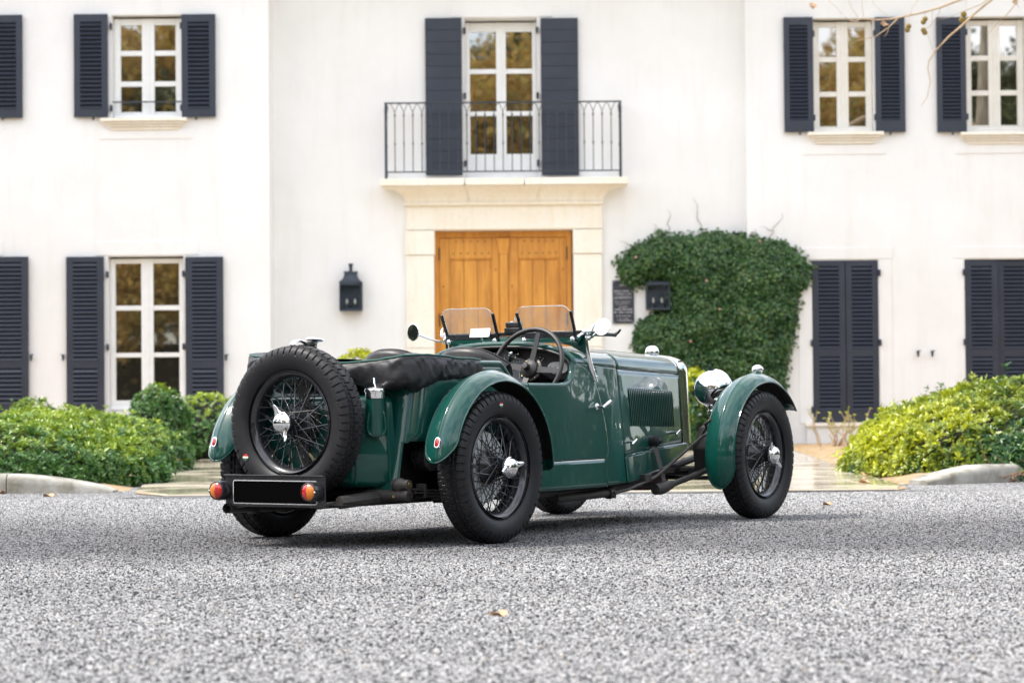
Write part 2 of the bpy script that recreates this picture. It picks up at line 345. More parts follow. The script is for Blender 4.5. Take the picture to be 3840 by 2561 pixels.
ico = N_.new('GeometryNodeMeshIcoSphere'); ico.inputs['Radius'].default_value = .0045; ico.inputs['Subdivisions'].default_value = 1
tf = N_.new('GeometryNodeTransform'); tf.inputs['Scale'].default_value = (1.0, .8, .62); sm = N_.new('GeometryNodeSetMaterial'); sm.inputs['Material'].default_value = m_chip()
ip = N_.new('GeometryNodeInstanceOnPoints'); rv = N_.new('FunctionNodeRandomValue'); rv.data_type = 'FLOAT_VECTOR'; rv.inputs['Min'].default_value = (-.35, -.35, 0); rv.inputs['Max'].default_value = (.35, .35, 6.28)
rs = N_.new('FunctionNodeRandomValue'); rs.data_type = 'FLOAT'; [i for i in rs.inputs if i.name == 'Min' and i.type == 'VALUE'][0].default_value = .6; [i for i in rs.inputs if i.name == 'Max' and i.type == 'VALUE'][0].default_value = 1.35
lk = ng.links.new; lk(gi.outputs[0], dp.inputs['Mesh']); lk(dp.outputs['Points'], ip.inputs['Points']); lk(ico.outputs['Mesh'], tf.inputs['Geometry']); lk(tf.outputs['Geometry'], sm.inputs['Geometry']); lk(sm.outputs['Geometry'], ip.inputs['Instance'])
lk([o_ for o_ in rv.outputs if o_.type == 'VECTOR'][0], ip.inputs['Rotation']); lk([o_ for o_ in rs.outputs if o_.type == 'VALUE' and o_.enabled][0], ip.inputs['Scale']); lk(ip.outputs[0], go.inputs[0])
chips.modifiers.new('chippings', 'NODES').node_group = ng

# ------------------------------------------------------------------ villa
YC, YL, YR = 33.9, 33.3, 33.65
V0 = Vector((0, YC, 0))
villa = thing('villa', 'white rendered villa with dark blue shutters, stone doorway and balcony', 'house', V0)
def rect(u0, v0, u1, v1, Y):
    vm, um = (v0 + v1) / 2, (u0 + u1) / 2
    return at(u0, vm, Y).x, at(u1, vm, Y).x, at(um, v1, Y).z, at(um, v0, Y).z        # x0 x1 z0 z1
def wall(name, x0, x1, z0, z1, Y, holes, depth=.22, sides=(None, None)):
    g = MB(); yl = Y - YC
    X = sorted({x0, x1, *[h[0] for h in holes], *[h[1] for h in holes]}); Z = sorted({z0, z1, *[h[2] for h in holes], *[h[3] for h in holes]})
    for i in range(len(X) - 1):
        for j in range(len(Z) - 1):
            xm, zm = (X[i] + X[i + 1]) / 2, (Z[j] + Z[j + 1]) / 2
            if any(h[0] < xm < h[1] and h[2] < zm < h[3] for h in holes): continue
            g.add([(X[i], yl, Z[j]), (X[i + 1], yl, Z[j]), (X[i + 1], yl, Z[j + 1]), (X[i], yl, Z[j + 1])], [(0, 1, 2, 3)])
    for h in holes:
        a, b_, c, d = h[:4]; y2 = yl + depth
        g.add([(a, yl, c), (b_, yl, c), (b_, yl, d), (a, yl, d), (a, y2, c), (b_, y2, c), (b_, y2, d), (a, y2, d)], [(0, 4, 5, 1), (1, 5, 6, 2), (2, 6, 7, 3), (3, 7, 4, 0)])
    for x, s_ in zip((x0, x1), sides):
        if s_: g.add([(x, yl, z0), (x, s_ - YC, z0), (x, s_ - YC, z1), (x, yl, z1)], [(0, 1, 2, 3)])
    g.keepn = True
    bm_o = obj(name, g, M['plaster'], villa, smooth=False); return bm_o
holes = dict(
    ul=rect(419, 57, 680, 445, YL), ll=rect(406, 961, 689, 1540, YL),
    ul0=rect(419 - 723, 60, 680 - 723, 448, YL), ll0=rect(406 - 730, 965, 689 - 730, 1528, YL),
    bal=rect(1744, 69, 2015, 667, YC), door=rect(1625, 863, 2152, 1640, YC),
    ur=rect(3051, 69, 3279, 496, YR), ur2=rect(3624, 63, 3850, 492, YR), lr=rect(3047, 976, 3296, 1584, YR), lr2=rect(3620, 972, 3871, 1580, YR))
holes['door'] = (*holes['door'][:2], .0, holes['door'][3])
XL, XR_ = -3.33, 3.29
wall('wall', -13, XL, -.05, 7.6, YL, [holes[k] for k in ('ul', 'll', 'ul0', 'll0')], sides=(None, YC + .02))
wall('wall', XL - .1, XR_ + .1, -.05, 7.6, YC, [holes['bal'], holes['door']], .34)
wall('wall', XR_, 13, -.05, 7.6, YR, [holes[k] for k in ('ur', 'ur2', 'lr', 'lr2')], sides=(YC + .02, None))
g = MB(); g.box(-13.4, 13.4, -1.25, 6, 7.55, 7.7); obj('eaves', g, M['white'], villa, smooth=False, bevel=.01)
g = MB(); g.add([(-13.6, -1.4, 7.7), (13.6, -1.4, 7.7), (13.6, 5, 10), (-13.6, 5, 10)], [(0, 1, 2, 3)]); obj('roof', g, M['roof'], villa, smooth=False, solid=.12)
# shallow raised bands round the openings
def band(u0, v0, u1, v1, Y, d=.012):
    a, b_, c, e = rect(u0, v0, u1, v1, Y); g = MB(); y_ = Y - YC; g.box(a, b_, y_ - d, y_ + .05, c, e); obj('plaster_panel', g, M['plaster'], villa, smooth=False, bevel=.004)
band(1690, 14, 2069, 66, YC, .02)
band(370, 487, 723, 522, YL); band(3009, 542, 3321, 580, YR); band(3583, 538, 3900, 576, YR)
band(360, 905, 742, 957, YL); band(2995, 928, 3346, 972, YR); band(3568, 924, 3920, 968, YR)
for u0, u1 in ((2995, 3042), (3301, 3346), (3568, 3615)): band(u0, 974, u1, 1588, YR)
band(-20 - 350, 908, 12, 960, YL)

def shutter(x0, x1, z0, z1, Y, panels, slat_n, off=.035, solid=False, boards=0, sep=True, thick=.04):
    """louvred leaf hung against the wall; panels: list of (zfrac0, zfrac1) for louvre openings"""
    yl = Y - YC - off - thick; W_, H_ = x1 - x0, z1 - z0; g = MB(); st = .16 * W_ + .012
    if solid:
        nb = boards; hb = H_ / nb; o = None
        g.box(x0, x1, yl + .012, yl + thick, z0, z1); o = obj('shutter', g, M['shutter'], villa, smooth=False, bevel=.004)
        for i in range(nb):
            b_ = MB(); b_.box(x0 + .002, x1 - .002, yl, yl + .011, z0 + i * hb + .0015, z0 + (i + 1) * hb - .0015); obj('board', b_, M['shutter'], o, smooth=False, bevel=.003)
        return o
    g.box(x0, x0 + st, yl, yl + thick, z0, z1); g.box(x1 - st, x1, yl, yl + thick, z0, z1)
    zr = [0] + [q for p in panels for q in p] + [1]
    for i in range(0, len(zr), 2): g.box(x0 + st, x1 - st, yl + .002, yl + thick - .002, z0 + zr[i] * H_, z0 + zr[i + 1] * H_)
    g.box(x0 + st - .004, x1 - st + .004, yl + thick - .006, yl + thick - .003, z0 + .02, z1 - .02)       # dark backing board
    o = obj('shutter', g, M['shutter'], villa, smooth=False, bevel=.004)
    src = None; joined = MB()
    for (a, b_), n_ in zip(panels, slat_n):
        za, zb = z0 + a * H_, z0 + b_ * H_; p = (zb - za) / n_
        for i in range(n_):
            zc = za + (i + .5) * p; mm = Matrix.Translation((0, 0, 0)) @ Matrix.Rotation(R_(-38), 4, 'X')
            if not sep: joined.box(x0 + st, x1 - st, -.006, .006, -p * .56, p * .56, Matrix.Translation((0, yl + .016, zc)) @ mm); continue
            if src is None:
                s_ = MB(); s_.box(-(W_ / 2 - st), W_ / 2 - st, -.006, .006, -p * .56, p * .56, mm); src = obj('slat', s_, M['shutter'], o, smooth=False); src.location = ((x0 + x1) / 2, yl + .016, zc)
            else: inst(src, o, ((x0 + x1) / 2, yl + .016, zc))
    if not sep: stuff(obj('slats', joined, M['shutter'], o, smooth=False))
    return o
def small(name, o, x0, x1, y0, y1, z0, z1, m, bevel=.004):
    g = MB(); g.box(x0, x1, y0, y1, z0, z1); return obj(name, g, m, o, smooth=False, bevel=bevel)
def window(h, Y, rows, inset=.11, fm=None, bottom=.09, frame=.055, mid=.12, bar=.045, lint=0.02):
    """two casements with a column of panes each; rows = pane z fractions from the top"""
    fm = fm or M['white']; x0, x1, z0, z1 = h; yl = Y - YC + inset; g = MB(); xc = (x0 + x1) / 2; z0 += .005
    pxl, pxr = x0 + frame, xc - mid / 2; pw = pxr - pxl
    g.box(x0, x0 + frame, yl, yl + .06, z0, z1 - lint); g.box(x1 - frame, x1, yl, yl + .06, z0, z1 - lint)
    g.box(x0 + .02, pxl - .012, yl - .018, yl - .001, z0 + .01, z1 - .03); g.box(x1 - frame + .012, x1 - .02, yl - .018, yl - .001, z0 + .01, z1 - .03)
    g.box(pxr, xc + mid / 2, yl - .012, yl + .06, z0, z1 - lint); g.box(xc - .018, xc + .018, yl - .03, yl - .013, z0 + .02, z1 - lint - .02)
    prev = z1 - lint; H_ = z1 - z0
    for i, (a, b_) in enumerate(rows):
        for xa in (pxl, xc + mid / 2): g.box(xa, xa + pw, yl + .004, yl + .056, z1 - a * H_, prev)
        prev = z1 - b_ * H_
    for xa in (pxl, xc + mid / 2): g.box(xa, xa + pw, yl + .004, yl + .056, z0, prev)
    g.box(x0 + .01, x1 - .01, yl - .05, yl - .031, z0 + .012, z0 + .06)
    o = obj('window', g, fm, villa, smooth=False, bevel=.004)
    for a, b_ in rows:
        for xa in (pxl, xc + mid / 2):
            p = MB(); p.box(xa - .003, xa + pw + .003, yl + .026, yl + .034, z1 - b_ * H_ - .003, z1 - a * H_ + .003)
            po = obj('pane', p, M['pane'], o, smooth=False)
            po.rotation_euler = (0, 0, 0)
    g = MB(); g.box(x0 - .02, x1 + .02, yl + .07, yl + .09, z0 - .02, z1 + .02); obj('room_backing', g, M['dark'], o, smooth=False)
    return o
def sill(u0, u1, v0, Y):
    a, b_, c, d = rect(u0, v0, u1, v0 + 42, Y); yl = Y - YC; g = MB(); h_ = d - c
    for i, (f0, f1, ins, pr) in enumerate(((0, .30, 0, .13), (.30, .52, .05, .10), (.52, .75, .09, .07), (.75, 1, .12, .045))):
        g.box(a + ins, b_ - ins, yl - pr, yl + .10, d - f1 * h_, d - f0 * h_ - (.006 if i else 0))
    obj('window_sill', g, M['stone'], villa, smooth=False, bevel=.008)
def hinges(x, Y, zs, side):
    for z in zs: small('hinge', villa, x - .035 if side < 0 else x, x if side < 0 else x + .035, Y - YC - .06, Y - YC - .002, z - .045, z + .045, M['shutter'], .012)
def holdback(x, z, Y, s=1):
    g = MB(); yl = Y - YC; g.tube([(x, yl + .02, z), (x, yl - .06, z), (x + .035 * s, yl - .075, z + .012)], [.011, .011, .006], 8); g.prism([(x - .022, yl - .072, z + .012), (x + .022, yl - .072, z + .012), (x + .012, yl - .072, z - .075), (x - .012, yl - .072, z - .075)], (0, .01, 0))
    obj('shutter_holdback', g, M['iron'], villa)
fr = lambda v, a, b_: (v - a) / (b_ - a)
# upper left windows
for du, dv, pane in ((0, 0, True), (-723, 3, False)):
    h = holes['ul' if du == 0 else 'ul0']
    window(h, YL, [(fr(a, 57, 445), fr(b_, 57, 445)) for a, b_ in ((89, 186), (205, 302), (321, 417))], .16, frame=.10, mid=.172, lint=.03)
    for u0, u1 in ((280, 407), (683, 810)):
        x0, x1, z0, z1 = rect(u0 + du, 57 + dv, u1 + du, 442 + dv, YL); shutter(x0, x1, z0, z1, YL, [(.08, .925)], [20], off=.03, sep=u1 + du > 0)
    hx0, hx1 = h[0] - .02, h[1] + .02
    hinges(hx0 + .0, YL, (h[3] - .16, h[2] + .14), 1); hinges(hx1, YL, (h[3] - .16, h[2] + .14), -1)
    if du == 0:
        sill(381, 704, 446, YL)
        g = MB(); g.tube([(h[0] - .01, YL - YC + .05, at(550, 381.5, YL).z), (h[1] + .01, YL - YC + .05, at(550, 381.5, YL).z)], .011, 8); obj('guard_bar', g, M['iron'], villa)
    for u in (353 + du, 738 + du):
        if u > 0: p = at(u, 441, YL); holdback(p.x, p.z + .03, YL)
# lower left windows
for du in (0, -730):
    h = holes['ll' if du == 0 else 'll0']
    window(h, YL, [(fr(a, 961, 1540), fr(b_, 961, 1540)) for a, b_ in ((986, 1145), (1163, 1323), (1340, 1502))], .14, frame=.08, mid=.165, lint=.025)
    for u0, u1 in ((252, 393), (698, 840)):
        x0, x1, z0, z1 = rect(u0 + du, 964, u1 + du, 1548, YL); shutter(x0, x1, z0, z1, YL, [(.055, .285), (.335, .965)], [8, 23], off=.03, sep=u1 + du > 0)
    hinges(h[0] - .02, YL, (h[3] - .25, h[3] - 1.25), 1); hinges(h[1] + .02, YL, (h[3] - .25, h[3] - 1.25), -1)
    for u, s_ in ((240, -1), (850, 1)):
        if u + du > 0: p = at(u + du, 1338, YL); holdback(p.x, p.z + .02, YL, s_)
# upper right windows
for du in (0, 572):
    h = holes['ur' if du == 0 else 'ur2']
    window(h, YR, [(fr(a, 69, 496), fr(b_, 69, 496)) for a, b_ in ((96, 209), (228, 340), (359, 471))], .165, frame=.10, mid=.163, fm=M['cream'], lint=.03)
    for u0, u1 in ((2938, 3048), (3280, 3391)):
        x0, x1, z0, z1 = rect(u0 + du, 68, u1 + du, 498, YR); shutter(x0, x1, z0, z1, YR, [(.10, .93)], [25], off=.03, sep=u0 + du < 3840)
    sill(3026 + du, 3311 + du, 498, YR); hinges(h[0] - .02, YR, (h[3] - .22, h[2] + .2), 1); hinges(h[1] + .02, YR, (h[3] - .22, h[2] + .2), -1)
    for u in (2998 + du, 3336 + du):
        if u < 3840: p = at(u, 497, YR); holdback(p.x, p.z + .03, YR)
# lower right: closed pairs of shutters standing in their openings
for du in (0, 573):
    for u0, u1 in ((3048, 3172), (3173, 3296)):
        if u0 + du > 3840: continue
        x0, x1, z0, z1 = rect(u0 + du, 977, u1 + du, 1583, YR); shutter(x0 + .003, x1 - .003, z0, z1, YR + (.05 if (du and u0 > 3100) else 0), [(.075, .405), (.455, .965)], [13, 20], off=-.03, sep=(du == 0))
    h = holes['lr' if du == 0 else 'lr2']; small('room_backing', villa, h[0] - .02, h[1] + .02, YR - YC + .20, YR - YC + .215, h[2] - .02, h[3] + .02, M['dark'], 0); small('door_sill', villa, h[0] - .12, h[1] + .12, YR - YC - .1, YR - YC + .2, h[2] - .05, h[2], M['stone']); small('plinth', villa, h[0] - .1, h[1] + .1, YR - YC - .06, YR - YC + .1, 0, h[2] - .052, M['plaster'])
    for s_, x in ((1, h[0] - .03), (-1, h[1] + .03)): hinges(x - .0, YR, (h[3] - .18, h[3] - 1.15, h[2] + .18), s_)
for u in (3440, 3493): p = at(u, 1318, YR); holdback(p.x, p.z, YR, 1)
# balcony door, its solid shutters
h = holes['bal']
window((h[0] - .004, h[1] + .004, h[2], h[3] + .004), YC, [(fr(a, 69, 667), fr(b_, 69, 667)) for a, b_ in ((112, 252), (270, 412), (429, 573))], .25, frame=.07, mid=.138, lint=.03)
for u0, u1 in ((1596, 1733), (2029, 2169)):
    x0, x1, z0, z1 = rect(u0, 71, u1, 665, YC); shutter(x0, x1, z0 + .02, z1, YC, [], [], off=.03, solid=True, boards=13)
for s_, x in ((1, h[0] - .02), (-1, h[1] + .02)): hinges(x, YC, (h[3] - .18, h[3] - 1.1, h[2] + .2), s_)
# stone doorway
def stone(name, x0, x1, y0, y1, z0, z1, bevel=.012): return small(name, villa, x0, x1, y0, y1, z0, z1, M['stone'], bevel)
x0, x1, _, zt = holes['door']
a0, a1, zb, zc = rect(1523, 770, 2259, 863, YC - .08)
xa, xb = rect(1523, 900, 1627, 1000, YC - .07)[:2]; xc_, xd = rect(2152, 900, 2256, 1000, YC - .07)[:2]
stone('lintel', a0, a1, -.09, .3, zt + .004, zc + .04)
zcap = at(1575, 958, YC).z
stone('capital_block', xa - .012, xb + .012, -.105, .34, zcap, zt - .004); stone('capital_block', xc_ - .012, xd + .012, -.105, .34, zcap, zt - .004)
for k, (p, q) in enumerate(((0, .62), (.625, 1.42), (1.425, zcap - .005))):
    stone('pilaster_block', xa, xb, -.085, .33, p, q, .006); stone('pilaster_block', xc_, xd, -.085, .33, p, q, .006)
# balcony: fillet, coved corbel in three stones, slab
zf0, zf1, zs0, zs1 = at(1890, 768, YC - .15).z, at(1890, 755, YC - .15).z, at(1890, 695, YC - .48).z, at(1890, 667, YC - .48).z
bx0, bx1 = at(1425, 680, YC - .48).x, at(2356, 680, YC - .48).x; cx0, cx1 = at(1517, 760, YC - .15).x, at(2263, 760, YC - .15).x
stone('fillet', cx0, cx1, -.16, .1, zf0, zf1 - .003, .008)
cuts = [0, .325, .665, 1]
for i in range(3):
    g = MB(); rows = []
    for k in range(13):
        a = k / 12; d = 1 - math.cos(a * math.pi / 2); e = math.sin(a * math.pi / 2)      # hollow cove
        pr = .15 + (.46 - .15) * d; z = zf1 + (zs0 - zf1) * e; l = cx0 + (bx0 + .02 - cx0) * d; r_ = cx1 + (bx1 - .02 - cx1) * d
        p, q = cuts[i], cuts[i + 1]; p = l + (r_ - l) * p + (.003 if i else 0); q = l + (r_ - l) * q - (.003 if i < 2 else 0)
        rows.append([(p, .1, z), (p, -pr, z), (q, -pr, z), (q, .1, z)])
    g.grid(rows); obj('corbel_stone', g, M['stone'], villa, angle=30)
for p, q in ((0, .34), (.344, .58), (.584, 1)): stone('balcony_slab', bx0 + (bx1 - bx0) * p, bx0 + (bx1 - bx0) * q, -.48, .2, zs0 + .004, zs1)
# railing
rx0, rx1 = at(1447, 500, YC - .43).x, at(2326, 500, YC - .43).x; ry = -.43
zt_, zb_ = at(1890, 382, YC - .43).z, at(1890, 643, YC - .43).z
g = MB(); g.box(rx0 - .02, rx1 + .02, ry - .014, ry + .014, zt_ - .02, zt_); g.box(rx0, rx1, ry - .009, ry + .009, zb_ - .009, zb_ + .009)
for x in (rx0, rx1): g.box(x - .012, x + .012, ry, -.0, zt_ - .018, zt_ - .002); g.box(x - .008, x + .008, ry, 0, zb_ - .007, zb_ + .007)
rail = obj('balcony_railing', g, M['iron'], villa, smooth=False, bevel=.003)
for x, s_ in ((rx0, 1), (rx1, -1)):
    g = MB(); g.box(x - .018, x + .018, ry - .018, ry + .018, zs1, zt_ - .16); g.add([], []); g.tube([(x, ry, zt_ - .17), (x + .006 * s_, ry, zt_ - .08), (x, ry, zt_ - .015)], [.022, .026, .016], 8); obj('post', g, M['iron'], rail, bevel=.003)
nb = 26; dx = (rx1 - rx0) / nb
zk1, zk2 = at(1890, 431, YC - .43).z, at(1890, 537, YC - .43).z
g = MB(); g.tube([(0, 0, zb_), (0, 0, zt_ - .13)], .0065, 8)
for zk in (zk1, zk2): g.ball((0, 0, zk), .014, 10, (1, 1, 1.5))
for s_ in (-1, 1): g.tube([(0, 0, zt_ - .14), (.02 * s_, 0, zt_ - .09), (dx * .32 * s_, 0, zt_ - .045), (dx * .5 * s_, 0, zt_ - .018)], .005, 6)
bar = None
for i in range(1, nb):
    x = rx0 + i * dx
    if bar is None: bar = obj('baluster', g, M['iron'], rail); bar.location = (x, ry, 0)
    else: inst(bar, rail, (x, ry, 0))
for x in (rx0, rx1):
    for k in range(1, 3): inst(bar, rail, (x, ry + k * .145, 0), (0, 0, R_(90)))
# oak double door: frame, leaves of framed boards, nails, centre post with carved head
dz = zt; yd = .20
g = MB(); g.box(x0 + .02, x0 + .085, yd - .03, yd + .1, .02, dz - .05); g.box(x1 - .085, x1 - .02, yd - .03, yd + .1, .02, dz - .05); g.box(x0 + .02, x1 - .02, yd - .031, yd + .1, dz - .09, dz - .005)
door = obj('door', g, M['wood'], villa, smooth=False, bevel=.006)
xm = (x0 + x1) / 2 + .01
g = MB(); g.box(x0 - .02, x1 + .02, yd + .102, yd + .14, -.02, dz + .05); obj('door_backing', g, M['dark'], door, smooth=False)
g = MB(); g.box(xm - .06, xm + .06, yd - .055, yd + .02, .05, dz - .33); g.prism([(xm - .06, yd - .055, dz - .33), (xm + .06, yd - .055, dz - .33), (xm + .088, yd - .07, dz - .14), (xm + .088, yd - .07, dz - .10), (xm - .088, yd - .07, dz - .10), (xm - .088, yd - .07, dz - .14)], (0, .08, 0)); obj('centre_post', g, M['wood'], door, smooth=False, bevel=.008)
for la, lb in ((x0 + .088, xm - .064), (xm + .064, x1 - .088)):
    w_ = lb - la; pz = dz - .385
    g = MB(); g.box(la, la + .135, yd - .02, yd + .05, .03, dz - .095); g.box(lb - .10, lb, yd - .02, yd + .05, .03, dz - .095)
    leaf = obj('door_leaf', g, M['wood'], door, smooth=False, bevel=.006)
    for r0, r1 in ((pz, dz - .095), (.03, .6)): g = MB(); g.box(la + .137, lb - .102, yd - .018, yd + .05, r0, r1); obj('door_rail', g, M['wood'], door, smooth=False, bevel=.006)
    a, b_ = la + .155, lb - .12; n_ = 3
    g = MB()
    for (p, q, z_0, z_1) in ((la + .137, la + .157, .6, pz), (lb - .122, lb - .102, .6, pz), (la + .157, lb - .122, pz - .02, pz)): g.box(p, q, yd - .008, yd + .03, z_0, z_1)
    obj('moulding', g, M['wood'], door, smooth=False, bevel=.006)
    for k in range(n_):
        g = MB(); g.box(a + (b_ - a) * k / n_ + .003, a + (b_ - a) * (k + 1) / n_ - .003, yd + .012, yd + .04, .62, pz - .022); obj('door_board', g, M['wood'], door, smooth=False, bevel=.003)
    nail = MB(); nail.lathe([(.0, .010), (.007, .007), (.0105, 0)], (0, 0, 0), (0, -1, 0), 10); src = None
    for z, offs in ((dz - .145, (.16, .33, .5, .67, .84)), (dz - .315, (.10, .27, .43, .60, .76, .92))):
        for q in offs:
            p = (la + .14 + (w_ - .24) * q, yd - .018, z)
            if src is None: src = obj('nail', nail, M['iron_nail'], door); src.location = p
            else: inst(src, door, p)
    for z, xx in ((dz - .55, lb - .05), (dz - .78, la + .05), (1.1, la + .05), (1.3, lb - .05)): inst(src, door, (xx, yd - .02, z))
for z in (dz - .32, dz - 1.25):
    for xx in (x0 + .078, x1 - .095): small('strap_hinge', door, xx, xx + .017, yd - .05, yd - .01, z - .09, z + .09, M['iron_nail'])
# lanterns
def lantern(u0, u1, v0, v1, label, finial=True, rz=0):
    x0, x1, z0, z1 = rect(u0, v0, u1, v1, YC - .12); w_ = x1 - x0; o = thing('wall_lantern', label, 'lantern', ((x0 + x1) / 2, YC, z0)); H_ = z1 - z0; hw = w_ / 2
    zb = H_ * (.59 if finial else .93)                                   # height of the glazed box
    d0, d1 = -.235, -.012
    g = MB()
    for sx in (-1, 1):
        for yy in (d0, d1 - .016): g.box(sx * hw - (.016 if sx > 0 else 0), sx * hw + (.016 if sx < 0 else 0), yy, yy + .016, .02, zb)
    g.box(-hw, hw, d0, d1, 0, .022); g.box(-hw, hw, d0, d0 + .016, zb - .03, zb); g.box(-hw, hw, d1 - .008, d1, .02, zb - .002)
    g.box(-.03, .03, d1, .006, zb * .4, zb * .7)
    obj('cage', g, M['lamp'], o, smooth=False, bevel=.003)
    g = MB(); rows = []
    prof = [(1.03, 0), (1.03, .012), (.92, .03), (.74, .055), (.62, .09), (.57, .125), (.57, .158), (.62, .16), (.62, .178), (0.02, .182)]
    if not finial: prof = [(1.03, 0), (1.03, .012), (.85, .03), (.0, .04)]
    for s_, h_ in prof:
        yc = (d0 + d1) / 2; hy = (d1 - d0) / 2 - .001; rows.append([(-hw * s_, yc - hy * s_, zb + .001 + h_ * H_ / .74), (hw * s_, yc - hy * s_, zb + .001 + h_ * H_ / .74), (hw * s_, yc + hy * min(s_, 1), zb + .001 + h_ * H_ / .74), (-hw * s_, yc + hy * min(s_, 1), zb + .001 + h_ * H_ / .74)])
    g.grid(rows, wv=True)
    if finial: zt2 = zb + .18 * H_ / .74; g.lathe([(.026, 0), (.022, .02), (.024, .055), (.032, H_ - zt2 - .012), (.034, H_ - zt2), (0, H_ - zt2)], (0, (d0 + d1) / 2, zt2), (0, 0, 1), 14)
    obj('cap', g, M['lamp'], o, angle=30)
    for nm, (a, b_, c, d) in (('pane', (-hw + .016, hw - .016, d0 + .006, d0 + .009)), ('pane', (-hw + .006, -hw + .009, d0 + .016, d1 - .016)), ('pane', (hw - .009, hw - .006, d0 + .016, d1 - .016))):
        g = MB(); g.box(a, b_, c, d, .022, zb - .03); obj(nm, g, M['lampglass'], o, smooth=False)
    for sx in (-.36, .36):
        g = MB(); g.lathe([(.0, 0), (.012, 0), (.012, zb * .2), (0, zb * .2)], (sx * hw, -.12, .022), (0, 0, 1), 10); obj('candle_holder', g, M['lamp'], o)
        g = MB(); g.lathe([(.001, 0), (.012, .004), (.018, .03), (.014, .055), (.003, .075)], (sx * hw, -.12, .022 + zb * .2), (0, 0, 1), 12); obj('bulb', g, M['bulb'], o)
    g = MB(); g.tube([(-.36 * hw, -.12, .03), (.36 * hw, -.12, .03)], .01, 8); obj('crossbar', g, M['lamp'], o)
    return o
lantern(1274, 1358, 989, 1167, 'blue grey wall lantern with a chimney cap beside the stone doorway')
lantern(2422, 2510, 1054, 1162, 'grey wall lantern half buried in the dark green ivy', False)
# plaque
x0, x1, z0, z1 = rect(2297, 1052, 2377, 1214, YC)
pl = thing('plaque', 'black slate plaque with rows of pale lettering beside the ivy', 'sign', ((x0 + x1) / 2, YC, z0)); w_, h_ = x1 - x0, z1 - z0
g = MB(); g.box(-w_ / 2, w_ / 2, -.03, .004, 0, h_); obj('board', g, M['slate'], pl, smooth=False, bevel=.006)
lines = [(.87, .35, .028), (.735, .88, .022), (.675, .86, .018), (.61, .8, .014), (.575, .9, .014), (.50, .8, .010), (.45, .7, .010), (.375, .38, .016), (.315, .92, .020), (.25, .94, .020), (.17, .7, .014), (.105, .55, .012), (.06, .78, .014)]
rg = random.Random(4)
for zf, wf, hh in lines:
    g = MB(); x = -w_ * wf / 2
    while x < w_ * wf / 2 - .01:
        q = rg.uniform(.006, .013); hk = hh * rg.uniform(.6, 1)
        if rg.random() > .16: g.box(x, x + q, -.032, -.0295, zf * h_, zf * h_ + hk)
        x += q + rg.uniform(.002, .004)
    obj('lettering', g, M['letter'], pl, smooth=False)['kind'] = 'stuff'
for sx in (-1, 1):
    for z in (.02, h_ - .02):
        g = MB(); g.lathe([(0, .006), (.008, .004), (.009, 0)], (sx * (w_ / 2 - .02), -.03, z), (0, -1, 0), 10); obj('screw', g, M['letter'], pl)

# ------------------------------------------------------------------ vegetation
def leaf_mesh(name, P, D, N_, L, W_, tip, m, fold=.25, curl=.15):
    """leaves: base points P, directions D, face normals N_, lengths L, widths W_; one mesh, tip = young leaf 0..1"""
    P, D, N_ = (np.asarray(a, float) for a in (P, D, N_)); L = np.broadcast_to(L, len(P))[:, None]; W_ = np.broadcast_to(W_, len(P))[:, None]
    D /= np.linalg.norm(D, axis=1)[:, None] + 1e-9
    Sd = np.cross(D, N_); Sd /= np.linalg.norm(Sd, axis=1)[:, None] + 1e-9; N_ = np.cross(Sd, D)
    a = P; mid = P + D * L * .6 - N_ * W_ * fold; l = P + D * L * .62 - Sd * W_ * .5; r = P + D * L * .62 + Sd * W_ * .5; e = P + D * L - N_ * L * curl
    V = np.stack([a, l, r, e, mid], 1).reshape(-1, 3); n = len(P); o = (np.arange(n) * 5)[:, None, None]
    F = (np.array([[0, 4, 1], [1, 4, 3], [0, 2, 4], [2, 3, 4]])[None] + o).reshape(-1, 3)
    me = bpy.data.meshes.new(name); me.vertices.add(len(V)); me.vertices.foreach_set('co', V.ravel()); me.loops.add(F.size); me.loops.foreach_set('vertex_index', F.ravel())
    me.polygons.add(len(F)); me.polygons.foreach_set('loop_start', np.arange(0, F.size, 3)); me.polygons.foreach_set('loop_total', np.full(len(F), 3))
    at_ = me.attributes.new('tip', 'FLOAT', 'POINT'); at_.data.foreach_set('value', np.repeat(np.broadcast_to(tip, n), 5).astype(np.float32))
    me.polygons.foreach_set('use_smooth', np.ones(len(F), bool))
    me.update(); me.validate(); me.materials.append(m); return me
def unit(a): return a / (np.linalg.norm(a, axis=-1, keepdims=True) + 1e-9)
def fbm(P, sc, seed=0): return np.array([mnoise.fractal((p[0] * sc + seed, p[1] * sc, p[2] * sc), .8, 2.1, 3) for p in P])
def super_pts(c, r, n, N, zmin=.0, bump_a=.06):
    d = unit(rng.normal(size=(N, 3)) * (r / r.max()) ** .0) ; d[:, 2] = np.abs(d[:, 2]) if zmin == 0 else d[:, 2]
    k = (np.abs(d) ** n).sum(1) ** (-1 / n); p = d * r * k[:, None]
    g_ = np.sign(p) * np.abs(p / r) ** (n - 1) / r; g_ = unit(g_); q = p + np.array(c)
    q += g_ * (bump_a * fbm(q, 2.2))[:, None]
    return q, g_
